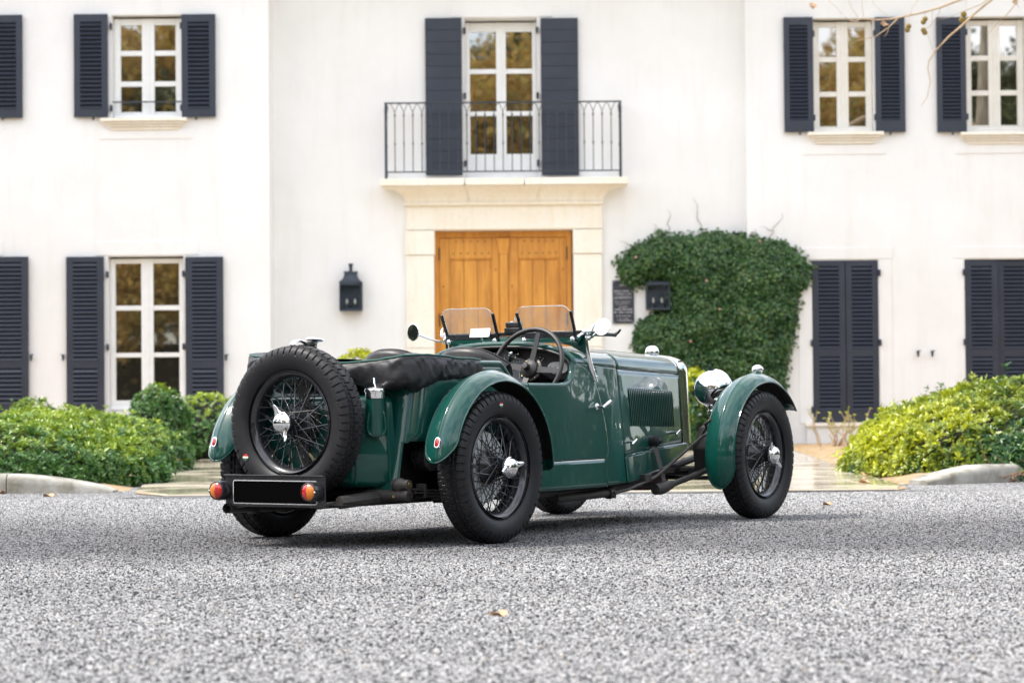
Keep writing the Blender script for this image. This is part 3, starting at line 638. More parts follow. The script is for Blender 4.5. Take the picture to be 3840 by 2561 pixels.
def rosettes(name, Q, G, k=7, L=.06, W_=.026, tip=None, m=None, spread=1.0, jit=.35):
    n = len(Q); A = unit(G + rng.normal(size=(n, 3)) * jit + np.array([0, 0, .35]))
    ref = unit(np.cross(A, unit(rng.normal(size=(n, 3))))); ref2 = np.cross(A, ref)
    Ps, Ds, Ns, Ls, Ts = [], [], [], [], []
    sz = rng.uniform(.7, 1.25, n)
    for i in range(k):
        ph = 2 * np.pi * i / k + rng.uniform(-.35, .35, n); el = rng.uniform(.15, 1.0, n) * spread
        rad = ref * np.cos(ph)[:, None] + ref2 * np.sin(ph)[:, None]
        D = unit(rad * np.cos(el)[:, None] + A * np.sin(el)[:, None]); Ps.append(Q + A * rng.uniform(-.02, .012, n)[:, None]); Ds.append(D); Ns.append(unit(A * np.cos(el)[:, None] - rad * np.sin(el)[:, None])); Ls.append(L * sz * rng.uniform(.75, 1.15, n)); Ts.append(tip * rng.uniform(.6, 1, n) if tip is not None else np.zeros(n))
    Ls = np.concatenate(Ls); return leaf_mesh(name, np.concatenate(Ps), np.concatenate(Ds), np.concatenate(Ns), Ls, Ls * (W_ / L), np.concatenate(Ts), m)
M['pitto'] = m_leaf('hedge_leaf', (.038, .112, .03), (.075, .19, .045), (.13, .255, .06), .25, .26, (.40, .50, .03))
M['pitto2'] = m_leaf('hedge_leaf_bright', (.022, .075, .028), (.045, .13, .04), (.11, .21, .04), .30, .28, (.54, .56, .012))
M['ivyleaf'] = m_leaf('ivy_leaf', (.023, .072, .022), (.05, .138, .036), (.14, .235, .07), .2, .28, (.16, .20, .05))
M['autumn'] = m_leaf('autumn_leaf', (.46, .28, .08), (.60, .40, .12), (.34, .33, .09), .5, .5, (.6, .45, .1))
M['evergreen'] = m_leaf('evergreen_leaf', (.016, .036, .010), (.04, .07, .018), (.10, .11, .026), .2, .5, (.2, .22, .04))
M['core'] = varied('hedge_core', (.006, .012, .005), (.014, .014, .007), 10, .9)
def hedge(name, label, cat, blobs, N, m, tip_fn, L=.06, core=.84, k=8, twigs=0, group=None):
    c0 = blobs[0][0]; o = thing(name, label, cat, (c0[0], c0[1], 0), 0, group); off = np.array([c0[0], c0[1], 0.])
    Qs, Gs = [], []
    tot = sum(b[1][0] * b[1][1] + b[1][2] * (b[1][0] + b[1][1]) for b in blobs)
    for c, r, n in blobs:
        q, g_ = super_pts(c, np.array(r), n, int(N * (r[0] * r[1] + r[2] * (r[0] + r[1])) / tot), zmin=0 if c[2] < .05 else -1); Qs.append(q); Gs.append(g_)
    Q, G = np.concatenate(Qs), np.concatenate(Gs); keep = Q[:, 2] > .03
    for c, r, n in blobs: keep &= ((np.abs((Q - np.array(c)) / np.array(r)) ** n).sum(1) > .80)
    keep &= ((-unit(Q) * G).sum(1) > -.35) | (Q[:, 1] < 0) | (np.abs(Q[:, 0]) > 9)      # the sides facing the wall stay thin
    Q, G = Q[keep], G[keep]; Q = Q - G * (np.abs(rng.normal(size=len(Q))) * .035)[:, None]
    so_ = rng.random(len(Q)) < .014; Q[so_] += (G[so_] * .7 + np.array([0, 0, .5])) * rng.uniform(.03, .11, so_.sum())[:, None]      # stray shoots
    ho_ = fbm(Q, 4.5, 12.) < -.55; Q[ho_] -= G[ho_] * .03                                             # hollows
    me = rosettes('foliage', Q - off, G, k, L, L * .42, tip_fn(Q, G), m); stuff(obj('foliage', me, None, o))
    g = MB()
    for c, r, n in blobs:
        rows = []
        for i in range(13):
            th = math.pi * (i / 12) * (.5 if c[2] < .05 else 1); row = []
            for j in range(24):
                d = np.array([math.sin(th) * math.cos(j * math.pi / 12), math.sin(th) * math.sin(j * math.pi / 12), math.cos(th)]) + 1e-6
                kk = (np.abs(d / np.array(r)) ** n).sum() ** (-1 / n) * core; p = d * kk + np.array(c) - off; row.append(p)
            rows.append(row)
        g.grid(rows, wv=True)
    obj('dark_core', g, M['core'], o)  # solid dark core added inside the foliage to block light
    return o
def tips(prob, pw=1.0, seed=3.):
    def f(Q, G):
        n_ = fbm(Q, 1.7, seed); up = np.clip(G[:, 2], 0, 1) ** pw
        return np.clip((up * prob + .25 * n_) * 1.6 + rng.normal(size=len(Q)) * .22 - .25, 0, 1) * (rng.random(len(Q)) < .25 + .75 * up)
    return f
hedge('hedge', 'long clipped dark green hedge behind the lichen stained kerb', 'hedge', [((-5.22, 20.42, 0), (2.30, 1.32, .575), 2.6), ((-7.9, 20.9, 0), (1.6, 1.4, .60), 2.6)], 20000, M['pitto'], tips(.5, 2.0), L=.05)
hedge('hedge', 'rounded green hedge with yellow tips behind the long clipped hedge beside the path', 'hedge', [((-4.47, 24.0, 0), (1.26, 1.35, .61), 2.4), ((-6.4, 24.6, 0), (1.6, 1.3, .60), 2.4)], 9000, M['pitto'], tips(.62, 1.4, 5.), L=.05)
hedge('shrub', 'small clipped ball shrub in front of the tall white window', 'shrub', [((-4.03, 27.5, .50), (.325, .325, .37), 2.1)], 1300, M['pitto'], tips(.45, 1.5, 2.), L=.045)
hedge('shrub', 'loose green shrub between the ball shrub and the stone path', 'shrub', [((-3.70, 29.3, .25), (.52, .6, .53), 2.2), ((-4.2, 29.0, .2), (.5, .5, .42), 2.2)], 1900, M['pitto'], tips(.7, 1.2, 8.), L=.05)
hedge('shrub', 'low round shrub in front of the half hidden dark shutter', 'shrub', [((-5.35, 27, .30), (.36, .38, .42), 2.2)], 800, M['pitto'], tips(.5, 1.3, 4.), L=.05)
hedge('shrub', 'yellow green bush under the lantern beside the stone doorway', 'shrub', [((-2.0, 31.6, .55), (.55, .5, .78), 2.2)], 1500, M['pitto2'], tips(1.5, .6, 9.), L=.055)
hedge('shrub', 'slim green bush at the foot of the ivy', 'shrub', [((2.32, 31.4, .45), (.36, .36, .62), 2.2)], 1000, M['pitto2'], tips(1.2, .6, 1.), L=.055)
def tipR(Q, G):
    n_ = fbm(Q, 1.3, 6.) - 1.2 * np.clip(-G[:, 1] - .35, 0, 1) * np.clip((Q[:, 0] - 3.5) / .8, 0, 1); left = np.clip((4.1 - Q[:, 0]) / 1.0, 0, 1); up = np.clip(G[:, 2], 0, 1)
    return np.clip(up * .8 + left * .75 + .45 * n_ + rng.normal(size=len(Q)) * .22 - .42, 0, 1)
hr = hedge('hedge', 'mounded yellow green hedge with bare twigs at its foot by the grey kerb', 'hedge', [((5.12, 21.32, 0), (2.16, 2.30, .84), 2.3), ((7.2, 22.4, 0), (2.5, 2.2, 1.06), 2.4)], 22000, M['pitto2'], tipR, L=.06, core=.86)
g = MB(); rg = random.Random(5)
for i in range(90):
    a = Vector((rg.uniform(-1.3, 1.0), rg.uniform(-2.2, -1.7), rg.uniform(.0, .1))); d = Vector((rg.uniform(-1, 1), rg.uniform(-.7, .1), rg.uniform(.1, .6))).normalized()
    P = [a]
    for k in range(4): P.append(P[-1] + d * rg.uniform(.06, .12)); d = (d + Vector((rg.uniform(-.4, .4), rg.uniform(-.3, .3), rg.uniform(-.3, .3)))).normalized()
    g.tube(P, [.007, .006, .005, .004, .002], 5)
obj('dry_twigs', g, M['drytwig'], hr)
# bare little rose by the closed shutters
o = thing('rose_bush', 'leggy bare bush with a few pale leaves under the closed dark shutters', 'bush', (4.15, 31.2, .04)); g = MB(); LP, LD, LN = [], [], []
for i in range(16):
    P = [Vector((rg.uniform(-.45, .45), rg.uniform(-.1, .1), 0))]; d = Vector((rg.uniform(-.7, .7), rg.uniform(-.3, .3), 1)).normalized()
    for k in range(6):
        P.append(P[-1] + d * rg.uniform(.05, .11)); d = (d + Vector((rg.uniform(-.7, .7), rg.uniform(-.3, .3), rg.uniform(-.35, .4)))).normalized()
        if k > 1:
            for _ in range(2): LP.append(P[-1]); LD.append((rg.uniform(-1, 1), rg.uniform(-1, 1), rg.uniform(-.3, .8))); LN.append((rg.uniform(-.5, .5), -1, rg.uniform(0, 1)))
    g.tube(P, [.012, .011, .009, .007, .006, .005, .003], 6)
obj('stems', g, M['twig'], o); stuff(obj('leaves', leaf_mesh('leaves', LP, LD, LN, .04, .022, .6, M['pitto2']), None, o))

# ivy clothing the corner of the wall
out_px = [(2315, 985), (2385, 922), (2475, 880), (2580, 884), (2690, 870), (2810, 890), (2925, 912), (3000, 955), (3032, 1005), (3025, 1060), (2988, 1100), (2980, 1190), (2965, 1275), (2952, 1350), (2940, 1430), (2930, 1520), (2900, 1640), (2480, 1640), (2400, 1450), (2390, 1310), (2388, 1240), (2400, 1215), (2440, 1185), (2460, 1168), (2515, 1170), (2518, 1060), (2480, 1035), (2425, 1058), (2378, 1072), (2340, 1045)]
poly = np.array([(at(u, v, YC - .2).x, at(u, v, YC - .2).z) for u, v in out_px])
def edge_d(x, z):
    P = np.stack([x, z], 1)[:, None]; A = poly[None]; B = np.roll(poly, -1, 0)[None]; AB = B - A; t = np.clip(((P - A) * AB).sum(2) / (AB ** 2).sum(2), 0, 1); d = np.linalg.norm(P - (A + AB * t[..., None]), axis=2).min(1)
    ins = np.zeros(len(x), bool); xa, za = poly[:, 0], poly[:, 1]; xb, zb = np.roll(xa, -1), np.roll(za, -1)
    for i in range(len(poly)): c = ((za[i] > z) != (zb[i] > z)); ins ^= c & (x < (xb[i] - xa[i]) * (z - za[i]) / (zb[i] - za[i] + 1e-12) + xa[i])
    return np.where(ins, d, -d)
iv = thing('ivy', 'dense dark green ivy growing over the wall corner around a lantern', 'ivy', (2.7, YC, 0)); off = np.array([2.7, YC, 0])
N = 60000; x = rng.uniform(poly[:, 0].min() - .1, poly[:, 0].max() + .1, N); z = rng.uniform(max(poly[:, 1].min(), .02), poly[:, 1].max() + .1, N); e = edge_d(x, z)
k_ = e > -.09 * rng.random(N) ** 4 - .015 * rng.random(N); x, z, e = x[k_], z[k_], e[k_]
x, z, e = x[:24000], z[:24000], e[:24000]
base_y = np.interp(x, [XR_ - .35, XR_ + .1], [YC, YR]); th = .06 + .30 * np.sqrt(np.clip(e, 0, .4) / .4) ; P3 = np.stack([x, base_y, z], 1)
clump = fbm(P3, 3.2, 1.); th = th * (1 + .3 * clump)
y_ = base_y - th - .0 + np.abs(rng.normal(size=len(x))) * .06
P3 = np.stack([x, np.minimum(y_, base_y - .01), z], 1)
outw = np.stack([rng.normal(size=len(x)) * .5, -np.ones(len(x)), .5 + rng.normal(size=len(x)) * .45], 1)
dd = np.stack([rng.normal(size=len(x)), -.35 + rng.normal(size=len(x)) * .3, -.5 + rng.normal(size=len(x)) * .6], 1)
tp = np.clip(.5 * clump + rng.normal(size=len(x)) * .2 - .1, 0, 1) * (rng.random(len(x)) < .5)
stuff(obj('foliage', leaf_mesh('foliage', P3 - off, unit(dd), unit(outw), rng.uniform(.035, .065, len(x)), rng.uniform(.03, .05, len(x)), tp, M['ivyleaf']), None, iv))
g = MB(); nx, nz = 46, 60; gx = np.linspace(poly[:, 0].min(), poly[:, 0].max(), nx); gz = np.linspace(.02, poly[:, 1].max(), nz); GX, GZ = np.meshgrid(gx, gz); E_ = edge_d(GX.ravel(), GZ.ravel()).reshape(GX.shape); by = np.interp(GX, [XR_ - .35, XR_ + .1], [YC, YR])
Yg = np.where(E_ > .06, by - .02 - .2 * np.sqrt(np.clip(E_ - .06, 0, .4) / .4), by + .1); g.grid(np.stack([GX, Yg, GZ], 2) - off); obj('dark_backing', g, M['core'], iv)  # dark sheet set behind the ivy leaves
g = MB()
for u0, v0, u1, v1 in ((2505, 872, 2512, 790), (2630, 872, 2605, 745), (2880, 895, 2940, 800), (2830, 890, 2830, 860), (2465, 880, 2455, 840), (2900, 870, 2860, 850), (2380, 925, 2330, 905)):
    P = []
    for k in range(6): t_ = k / 5; p = at(u0 + (u1 - u0) * t_ + 7 * math.sin(k * 2.1), v0 + (v1 - v0) * t_, (YC if u0 < 2790 else YR) - .03) - Vector(off); P.append(p)
    g.tube(P, [.006, .005, .005, .004, .003, .002], 5)
obj('shoots', g, M['drytwig'], iv)
for (u, v) in ((2650, 1052), (2590, 1280), (2850, 905), (2385, 965), (2700, 1160), (2950, 985)):
    g = MB(); p = at(u, v, YC - .42) - Vector(off); g.ball(p, .018, 8); obj('berry', g, mat('pink_berry', (.55, .28, .24), .5), iv)

# plane tree standing right of the frame, its bare branches reaching in
tr = thing('plane_tree', 'bare plane tree branches with hanging seed balls across the upper right windows', 'tree', (8.3, 26, 0))
T0 = Vector((8.3, 26, 0)); g = MB()
g.tube([(0, 0, -.05), (.03, 0, .8), (.0, .05, 2.2), (-.08, .05, 3.6), (-.1, 0, 5.2), (-.05, 0, 6.6), (0, 0, 8)], [.34, .27, .23, .2, .17, .13, .08], 14); obj('trunk', g, M['bark'], tr)
zz = lambda a, b_, Y=26: at(3000 + a / 2.799, b_ / 2.799, Y) - T0
limbs = [([(-.1, 0, 5.3), (-1.2, 0, 5.55), (-2.2, .0, 5.5), tuple(zz(2300, -190)), tuple(zz(1950, -70))] , [(1700, 0), (1480, 75), (1280, 135), (1080, 185), (940, 205), (760, 205), (640, 200), (580, 235), (520, 225), (465, 190)], .028),
         ([tuple(zz(2400, -210)), tuple(zz(2200, -120))], [(2010, 0), (1800, 175), (1700, 270), (1560, 390), (1420, 540), (1360, 640), (1350, 720), (1375, 860), (1340, 1020), (1275, 1115)], .024),
         ([tuple(zz(2700, -220)), tuple(zz(2450, -120))], [(2290, -10), (2250, 60), (2180, 150), (2080, 240), (1995, 340)], .016),
         ([], [(1020, 205), (930, 290), (800, 380), (680, 410), (570, 440)], .012), ([], [(935, 285), (920, 340), (885, 390)], .010),
         ([tuple(zz(2150, -120))], [(1900, 50), (1680, 140), (1560, 190), (1430, 205)], .009),
         ([], [(440, 165), (390, 95), (300, 10), (270, -60)], .005), ([], [(610, 185), (540, 100), (500, 0), (490, -60)], .005), ([], [(670, 180), (655, 80), (650, 0), (640, -50)], .005), ([], [(935, 185), (860, 110), (780, 40), (765, -50)], .005), ([], [(1150, 170), (1170, 90), (1240, 10), (1300, -60)], .006),
         ([], [(1400, 95), (1390, 260), (1330, 310), (1400, 520), (1445, 630)], .005), ([], [(1480, 75), (1470, 130), (1430, 200), (1380, 260)], .006), ([], [(1350, 115), (1310, 150), (1300, 190)], .004), ([], [(1140, 170), (1140, 270)], .003), ([], [(1730, -40), (1735, 60), (1722, 150)], .003), ([], [(1390, 255), (1300, 320)], .003)]
for pre, pts, r in limbs:
    P = [Vector(p) for p in pre] + [zz(*p) + Vector((0, .05 * math.sin(p[0] * .01), 0)) for p in pts]; n_ = len(P)
    rr = [r * .34 * (1.9 - 1.5 * i / (n_ - 1)) * (3.2 if (pre and i < len(pre) - 1) else 1) for i in range(n_)]
    g = MB(); g.tube(P, rr, 7); obj('branch', g, M['twig'], tr)
for i, (a, b_) in enumerate(((1140, 280), (1127, 318), (1313, 203), (1295, 235), (1295, 320), (1310, 345), (1718, 155), (1700, 212))):
    g = MB(); g.ball(zz(a, b_), .030 if i < 6 else .034, 10); obj('seed_ball', g, M['seed'], tr)
def dry_leaf(me_name='dead_leaf', s=.1, seed=1):
    r_ = random.Random(seed); g = MB(); n_ = 15; ring = []
    for k in range(n_):
        a = 2 * math.pi * k / n_; rad = s * (.55 + .45 * abs(math.cos(2.5 * a)) ** .8) * r_.uniform(.85, 1.1); ring.append((rad * math.cos(a), rad * math.sin(a) * .8, s * (.16 + .25 * math.cos(2 * a + seed) + r_.uniform(-.1, .12))))
    zmin = min(p[2] for p in ring); ring = [(x_, y_, z_ - zmin) for x_, y_, z_ in ring]
    g.add([(0, 0, s * .06)] + ring, [(0, 1 + k, 1 + (k + 1) % n_) for k in range(n_)]); g.tube([(s * .5, 0, s * .1), (s * 1.1, s * .1, s * .12), (s * 1.5, .0, s * .02)], .0018, 4); return g
for i, (a, b_) in enumerate(((120, 65), (875, 250), (2255, 40))):
    lo = obj('leaf', dry_leaf(s=.055, seed=i), M['dead'], tr); lo.location = zz(a, b_); lo.rotation_euler = (R_(70), R_(20 * i), R_(30))
for i, (x, y, s, rz, lb) in enumerate((( -.05, 7.63, .055, 2.6, 'curled dry leaf lying alone on the open asphalt'), (-3.42, 17.82, .085, .4, 'crumpled tan leaf on the asphalt in front of the lichen stained kerb'), (-3.90, 18.42, .09, 2, 'brown plane leaf leaning at the foot of the lichen stained kerb'),
        (1.98, 15.28, .07, 1, 'small dry leaf on the asphalt beyond the front wheel'), (2.98, 20.4, .10, .3, 'brown leaf on the wet paving beside the mounded hedge'), (2.70, 18.6, .09, 2.2, 'brown leaf near the front edge of the paving'), (3.95, 19.17, .08, .9, 'tan leaf lying along the foot of the grey kerb'))):
    o = obj('fallen_leaf', dry_leaf(s=s * .58, seed=10 + i), M['dead']); on_path = 'paving' in lb
    o.location = (x, y, .021 if on_path else .001); o.rotation_euler = (0, 0, rz); tag(o, lb, 'leaf', 'fallen leaves')

# trees behind the photographer: seen only as reflections in glass, chrome and paint
def grow(g, p, d, r, L, lvl, tipsL, rg_, up=.1):
    P = [p]; rr = [r]; n_ = 5
    for k in range(n_): d = (d + Vector((rg_.uniform(-.22, .22), rg_.uniform(-.22, .22), rg_.uniform(-.1, .15) + up * .3))).normalized(); P.append(P[-1] + d * L / n_); rr.append(r * (1 - .09 * (k + 1)))
    g.tube(P, rr, 7 if lvl < 2 else 5, caps=False)
    if lvl >= 3: tipsL += P[2:]; return
    for k in range(rg_.choice((2, 3, 3)) + (lvl == 0)):
        a = rg_.uniform(0, 2 * math.pi); s_ = d.orthogonal().normalized(); s_ = (Matrix.Rotation(a, 3, d) @ s_); nd_ = (d * rg_.uniform(.5, .9) + s_ * rg_.uniform(.5, .95) + Vector((0, 0, up))).normalized()
        grow(g, P[rg_.choice((3, 4, 5))], nd_, rr[-1] * rg_.uniform(.6, .8), L * rg_.uniform(.62, .85), lvl + 1, tipsL, rg_, up)
def tree(label, loc, h, seed, leaf, nleaf, rz=0, bark='bark', group='trees across the road behind the camera'):
    rg_ = random.Random(seed); o = thing('tree', label, 'tree', loc, rz, group); g = MB(); tl = []
    grow(g, Vector((0, 0, -.05)), Vector((0, 0, 1)), h * .028, h * .36, 0, tl, rg_); obj('trunk', g, M[bark], o)
    if nleaf:
        T_ = np.array([tuple(p) for p in tl]); Q = T_[rng.integers(0, len(T_), nleaf)] + rng.normal(size=(nleaf, 3)) * .45
        stuff(obj('crown', leaf_mesh('crown', Q, unit(rng.normal(size=(nleaf, 3))), unit(rng.normal(size=(nleaf, 3)) + np.array([0, 0, .6])), rng.uniform(.16, .32, nleaf), rng.uniform(.13, .24, nleaf), np.clip(rng.normal(size=nleaf) * .3, 0, 1), M[leaf]), None, o))
    return o
def ctree(src, label, loc, rz, sc):
    c = src.copy(); COL.objects.link(c); c.location = loc; c.rotation_euler = (0, 0, rz); c.scale = (sc,) * 3; c['label'] = label
    for ch in list(src.children): d = ch.copy(); COL.objects.link(d); d.parent = c
    return c
t1 = tree('leafy golden brown tree across the road', (-7.5, -15, 0), 12.5, 3, 'autumn', 20000)
t2 = tree('dense evergreen tree across the road', (3.5, -19, 0), 13, 8, 'evergreen', 26000)
t3 = tree('bare pale plane tree across the road', (-3.4, -9.5, 0), 11, 21, None, 0)
for src, lb, loc, rz_, sc_ in ((t1, 'tall golden tree beside the dense evergreen', (9.5, -16, 0), 2.1, 1.1), (t2, 'broad evergreen left of the golden tree', (-13.5, -17, 0), 1.2, 1.0), (t2, 'evergreen behind the bare plane tree', (-2.5, -22, 0), 4.0, 1.25), (t3, 'bare plane tree near the tall golden tree', (7.2, -12, 0), 1.7, 1.0),
        (t1, 'golden tree in the second row', (15, -24, 0), .6, 1.3), (t2, 'evergreen closing the row', (17, -13, 0), 2.9, .95), (t1, 'golden tree far back in the second row', (-8.5, -27, 0), 3.3, 1.45), (t1, 'golden tree behind the dense evergreen', (4.5, -30, 0), 5.0, 1.5), (t1, 'golden tree close beside the broad evergreen', (-11, -19, 0), 0, 1.3), (t1, 'tall golden tree facing the villa door', (1.9, -18, 0), 0, 1.2), (t2, 'evergreen behind the golden tree facing the door', (-3.2, -24, 0), .9, 1.3), (t2, 'small evergreen facing the left wing of the villa', (-13.3, -14.5, 0), 0, .6), (t1, 'golden tree facing the right wing of the villa', (14.5, -21, 0), 0, 1.2), (t2, 'tall evergreen beside the golden tree of the right wing', (13.5, -19, 0), 0, 1.2)):
    ctree(src, lb, loc, rz_, sc_)
i_ = 0
for src, lb, loc, rz_, sc_ in ((t2, 'evergreen beside the drive, nearest the villa', (20, 27, 0), .4, .62), (t1, 'small golden tree beside the drive', (24, 22, 0), 1.9, .75), (t2, 'rounded evergreen beside the drive', (25, 15.5, 0), 3.4, .7), (t2, 'evergreen at the bend of the drive', (23, 9, 0), 5.1, .72), (t1, 'golden tree at the bend of the drive', (22, 2, 0), .2, .8), (t2, 'evergreen past the bend of the drive', (21, -5, 0), 2.2, .8),
        (t2, 'evergreen on the far lawn near the villa', (-21, 26, 0), 1.0, .7), (t1, 'golden tree on the far lawn', (-23, 18, 0), 2.6, .8), (t2, 'evergreen in the middle of the far lawn', (-22, 9, 0), 3.9, .8), (t2, 'evergreen at the end of the far lawn', (-20, 0, 0), 4.6, .85), (t1, 'golden tree at the end of the far lawn', (-19, -8, 0), 5.5, .9)):
    c = ctree(src, lb, loc, rz_, sc_); c['group'] = 'trees round the forecourt'
hedge('hedge', 'long low hedge across the road behind the camera', 'hedge', [((0, -12.5, 0), (26, 1.2, 3.2), 6)], 6500, M['evergreen'], tips(.2), L=.16)
hedge('hedge', 'tall hedge along the drive to the right of the forecourt', 'hedge', [((17.5, 12, 0), (1.3, 19, 4.4), 3)], 6500, M['evergreen'], tips(.3), L=.18)
hedge('hedge', 'tall hedge along the lawn to the left of the forecourt', 'hedge', [((-16.5, 8, 0), (1.1, 17, 3.2), 4)], 5000, M['evergreen'], tips(.3), L=.18)

# ================================================================== the car
YAW = R_(34.23); CX0, CY0 = -.655, 11.887
car = thing('vintage_car', 'dark green open vintage sports car with wire wheels and spare on the tail', 'car', (CX0, CY0, 0), R_(90) - YAW)
def cw(u, v, x=None, y=None, z=None):
    """car-space point on a given plane of the car for a photo pixel"""
    def w2c(p): dx, dy = p[0] - CX0, p[1] - CY0; return Vector((dx * math.sin(YAW) + dy * math.cos(YAW), -dx * math.cos(YAW) + dy * math.sin(YAW), p[2]))
    o = w2c((0, 0, CAM_H)); r = ray(u, v); d = w2c((r[0], r[1], CAM_H + r[2])) - o
    t = (x - o.x) / d.x if x is not None else ((y - o.y) / d.y if y is not None else (z - o.z) / d.z)
    return o + d * t
def m_paint():
    m = mat('green_paint', (.006, .058, .046), .35, Coat_Weight=1.0, Coat_Roughness=.018, Coat_IOR=1.45, Specular_IOR_Level=.15); t, b = nodes(m); v = coords(t)
    n = noise_tex(t, 3.0, 6, .65, v); c = ramp(t, n.outputs['Fac'], [(.3, (.0022, .047, .037)), (.7, (.003, .059, .046))]); t.links.new(c, b.inputs['Base Color'])
    n2 = noise_tex(t, 1.1, 2, .5, v); bp = t.nodes.new('ShaderNodeBump'); bp.inputs['Strength'].default_value = .05; bp.inputs['Distance'].default_value = .02; t.links.new(n2.outputs['Fac'], bp.inputs['Height']); t.links.new(bp.outputs[0], b.inputs['Coat Normal'])
    return m
def m_rubber():
    m = mat('tyre_rubber', (.02, .02, .022), .5, Specular_IOR_Level=.35); t, b = nodes(m); v = coords(t); n = noise_tex(t, 14, 7, .7, v); n2 = noise_tex(t, 2.5, 4, .6, v)
    c = ramp(t, n.outputs['Fac'], [(.3, (.006, .006, .0075)), (.62, (.013, .013, .0145)), (.8, (.03, .028, .026))]); c = mixc(t, ramp(t, n2.outputs['Fac'], [(.5, (0, 0, 0)), (.75, (.4, .4, .4))]), c, (.026, .025, .023)); t.links.new(c, b.inputs['Base Color']); bump(t, b, n.outputs['Fac'], .12, .002); return m
def m_fabric():
    m = mat('black_hood_cloth', (.018, .018, .022), .42); t, b = nodes(m); v = coords(t); n = noise_tex(t, 420, 2, .5, v); n2 = noise_tex(t, 9, 4, .6, v)
    t.links.new(ramp(t, n2.outputs['Fac'], [(.3, (.009, .009, .011)), (.7, (.017, .0165, .019))]), b.inputs['Base Color']); bump(t, b, mixc(t, .25, n2.outputs['Fac'], n.outputs['Fac']), .35, .01); return m
K = dict(
    paint=m_paint(), rubber=m_rubber(), fabric=m_fabric(),
    chrome=varied('chrome', (.86, .87, .88), (.78, .79, .80), 12, .06, 1, rvar=.03), blackmet=varied('black_enamel', (.012, .012, .014), (.02, .02, .022), 10, .28, rvar=.1, Coat_Weight=.3),
    iron=varied('greasy_iron', (.022, .020, .019), (.045, .040, .036), 22, .55, bump_s=.3), leather=varied('black_leather', (.014, .013, .013), (.024, .021, .02), 40, .42, bump_s=.25, bd=.002),
    dash=varied('dash_black', (.020, .019, .021), (.028, .026, .028), 200, .5, bump_s=.2, bd=.001), drum=varied('drum_grey', (.80, .83, .84), (.70, .74, .75), 10, .5), red=varied('red_oxide', (.09, .012, .010), (.05, .01, .008), 12, .6),
    lens_r=mat('red_lens', (.42, .008, .007), .12, Coat_Weight=1.0, Emission_Strength=0), lens_a=mat('amber_lens', (.62, .17, .005), .12, Coat_Weight=1.0),
    plate=mat('black_plate', (.003, .003, .003), .9, Specular_IOR_Level=0), plate_w=mat('plate_border', (.8, .8, .8), .4), silver=varied('silver_plate', (.78, .78, .76), (.7, .7, .68), 30, .35), brass=mat('brass', (.72, .58, .26), .3, 1),
    glass=mat('screen_glass', (.97, .99, .98), .0, Transmission_Weight=1.0, IOR=1.25), dial=mat('dial_face', (.16, .17, .18), .4), needle=mat('dial_marks', (.8, .8, .8), .5), mirror=mat('mirror_glass', (.93, .95, .93), .015, 1),
    piping=mat('green_piping', (.02, .10, .075), .4), decal_r=mat('decal_red', (.45, .02, .03), .5), decal_g=mat('decal_green', (.04, .12, .09), .5), decal_w=mat('decal_cream', (.75, .72, .6), .5), brown=mat('brown_bakelite', (.33, .13, .04), .4),
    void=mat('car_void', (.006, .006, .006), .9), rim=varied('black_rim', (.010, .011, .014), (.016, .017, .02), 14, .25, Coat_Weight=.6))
def hazy(m, f, col=(.9, .88, .84)):
    t, b = nodes(m); df = t.nodes.new('ShaderNodeBsdfDiffuse'); df.inputs['Color'].default_value = (*col, 1); ms = t.nodes.new('ShaderNodeMixShader'); n = noise_tex(t, 9, 5, .7, coords(t)); t.links.new(ramp(t, n.outputs['Fac'], [(.35, (f * .5,) * 3), (.75, (f * 1.6,) * 3)]), ms.inputs[0])
    t.links.new(b.outputs[0], ms.inputs[1]); t.links.new(df.outputs[0], ms.inputs[2]); t.links.new(ms.outputs[0], t.nodes['Material Output'].inputs['Surface'])
hazy(K['glass'], .16)
def spl(xs, ys):
    xs, ys = np.array(xs, float), np.array(ys, float); n = len(xs); h = np.diff(xs); A = np.zeros((n, n)); r = np.zeros(n); A[0, 0] = A[-1, -1] = 1
    for i in range(1, n - 1): A[i, i - 1] = h[i - 1]; A[i, i] = 2 * (h[i - 1] + h[i]); A[i, i + 1] = h[i]; r[i] = 6 * ((ys[i + 1] - ys[i]) / h[i] - (ys[i] - ys[i - 1]) / h[i - 1])
    m = np.linalg.solve(A, r)
    def f(x): i = int(np.clip(np.searchsorted(xs, x) - 1, 0, n - 2)); d = x - xs[i]; b = (ys[i + 1] - ys[i]) / h[i] - h[i] * (2 * m[i] + m[i + 1]) / 6; return ys[i] + b * d + m[i] / 2 * d * d + (m[i + 1] - m[i]) / (6 * h[i]) * d ** 3
    return f
Wf = spl([-.45, -.3, 0, .5, .9, 1.07, 1.3, 1.565, 1.8, 2.05, 2.3, 2.53, 2.8], [.47, .503, .515, .52, .505, .484, .456, .425, .3795, .331, .2825, .237, .19])
Kf = spl([-.45, .5, 1.07, 1.565, 2.53, 2.8], [.05, .07, .09, .10, .058, .05])
def Yb(x, z): return Wf(x) + Kf(x) * (.6 - z)
def curve(pts, n):
    """resample a polyline smoothly (Catmull-Rom) to n points"""
    P = [Vector((*p, 0)) if len(p) == 2 else Vector(p) for p in pts]; m = len(P) - 1; out_ = []
    for i in range(n):
        t = i / (n - 1) * m; k = min(int(t), m - 1); u = t - k; p0, p1, p2, p3 = P[max(k - 1, 0)], P[k], P[k + 1], P[min(k + 2, m)]
        out_.append(.5 * ((2 * p1) + (p2 - p0) * u + (2 * p0 - 5 * p1 + 4 * p2 - p3) * u * u + (3 * p1 - p0 - 3 * p2 + p3) * u ** 3))
    return out_
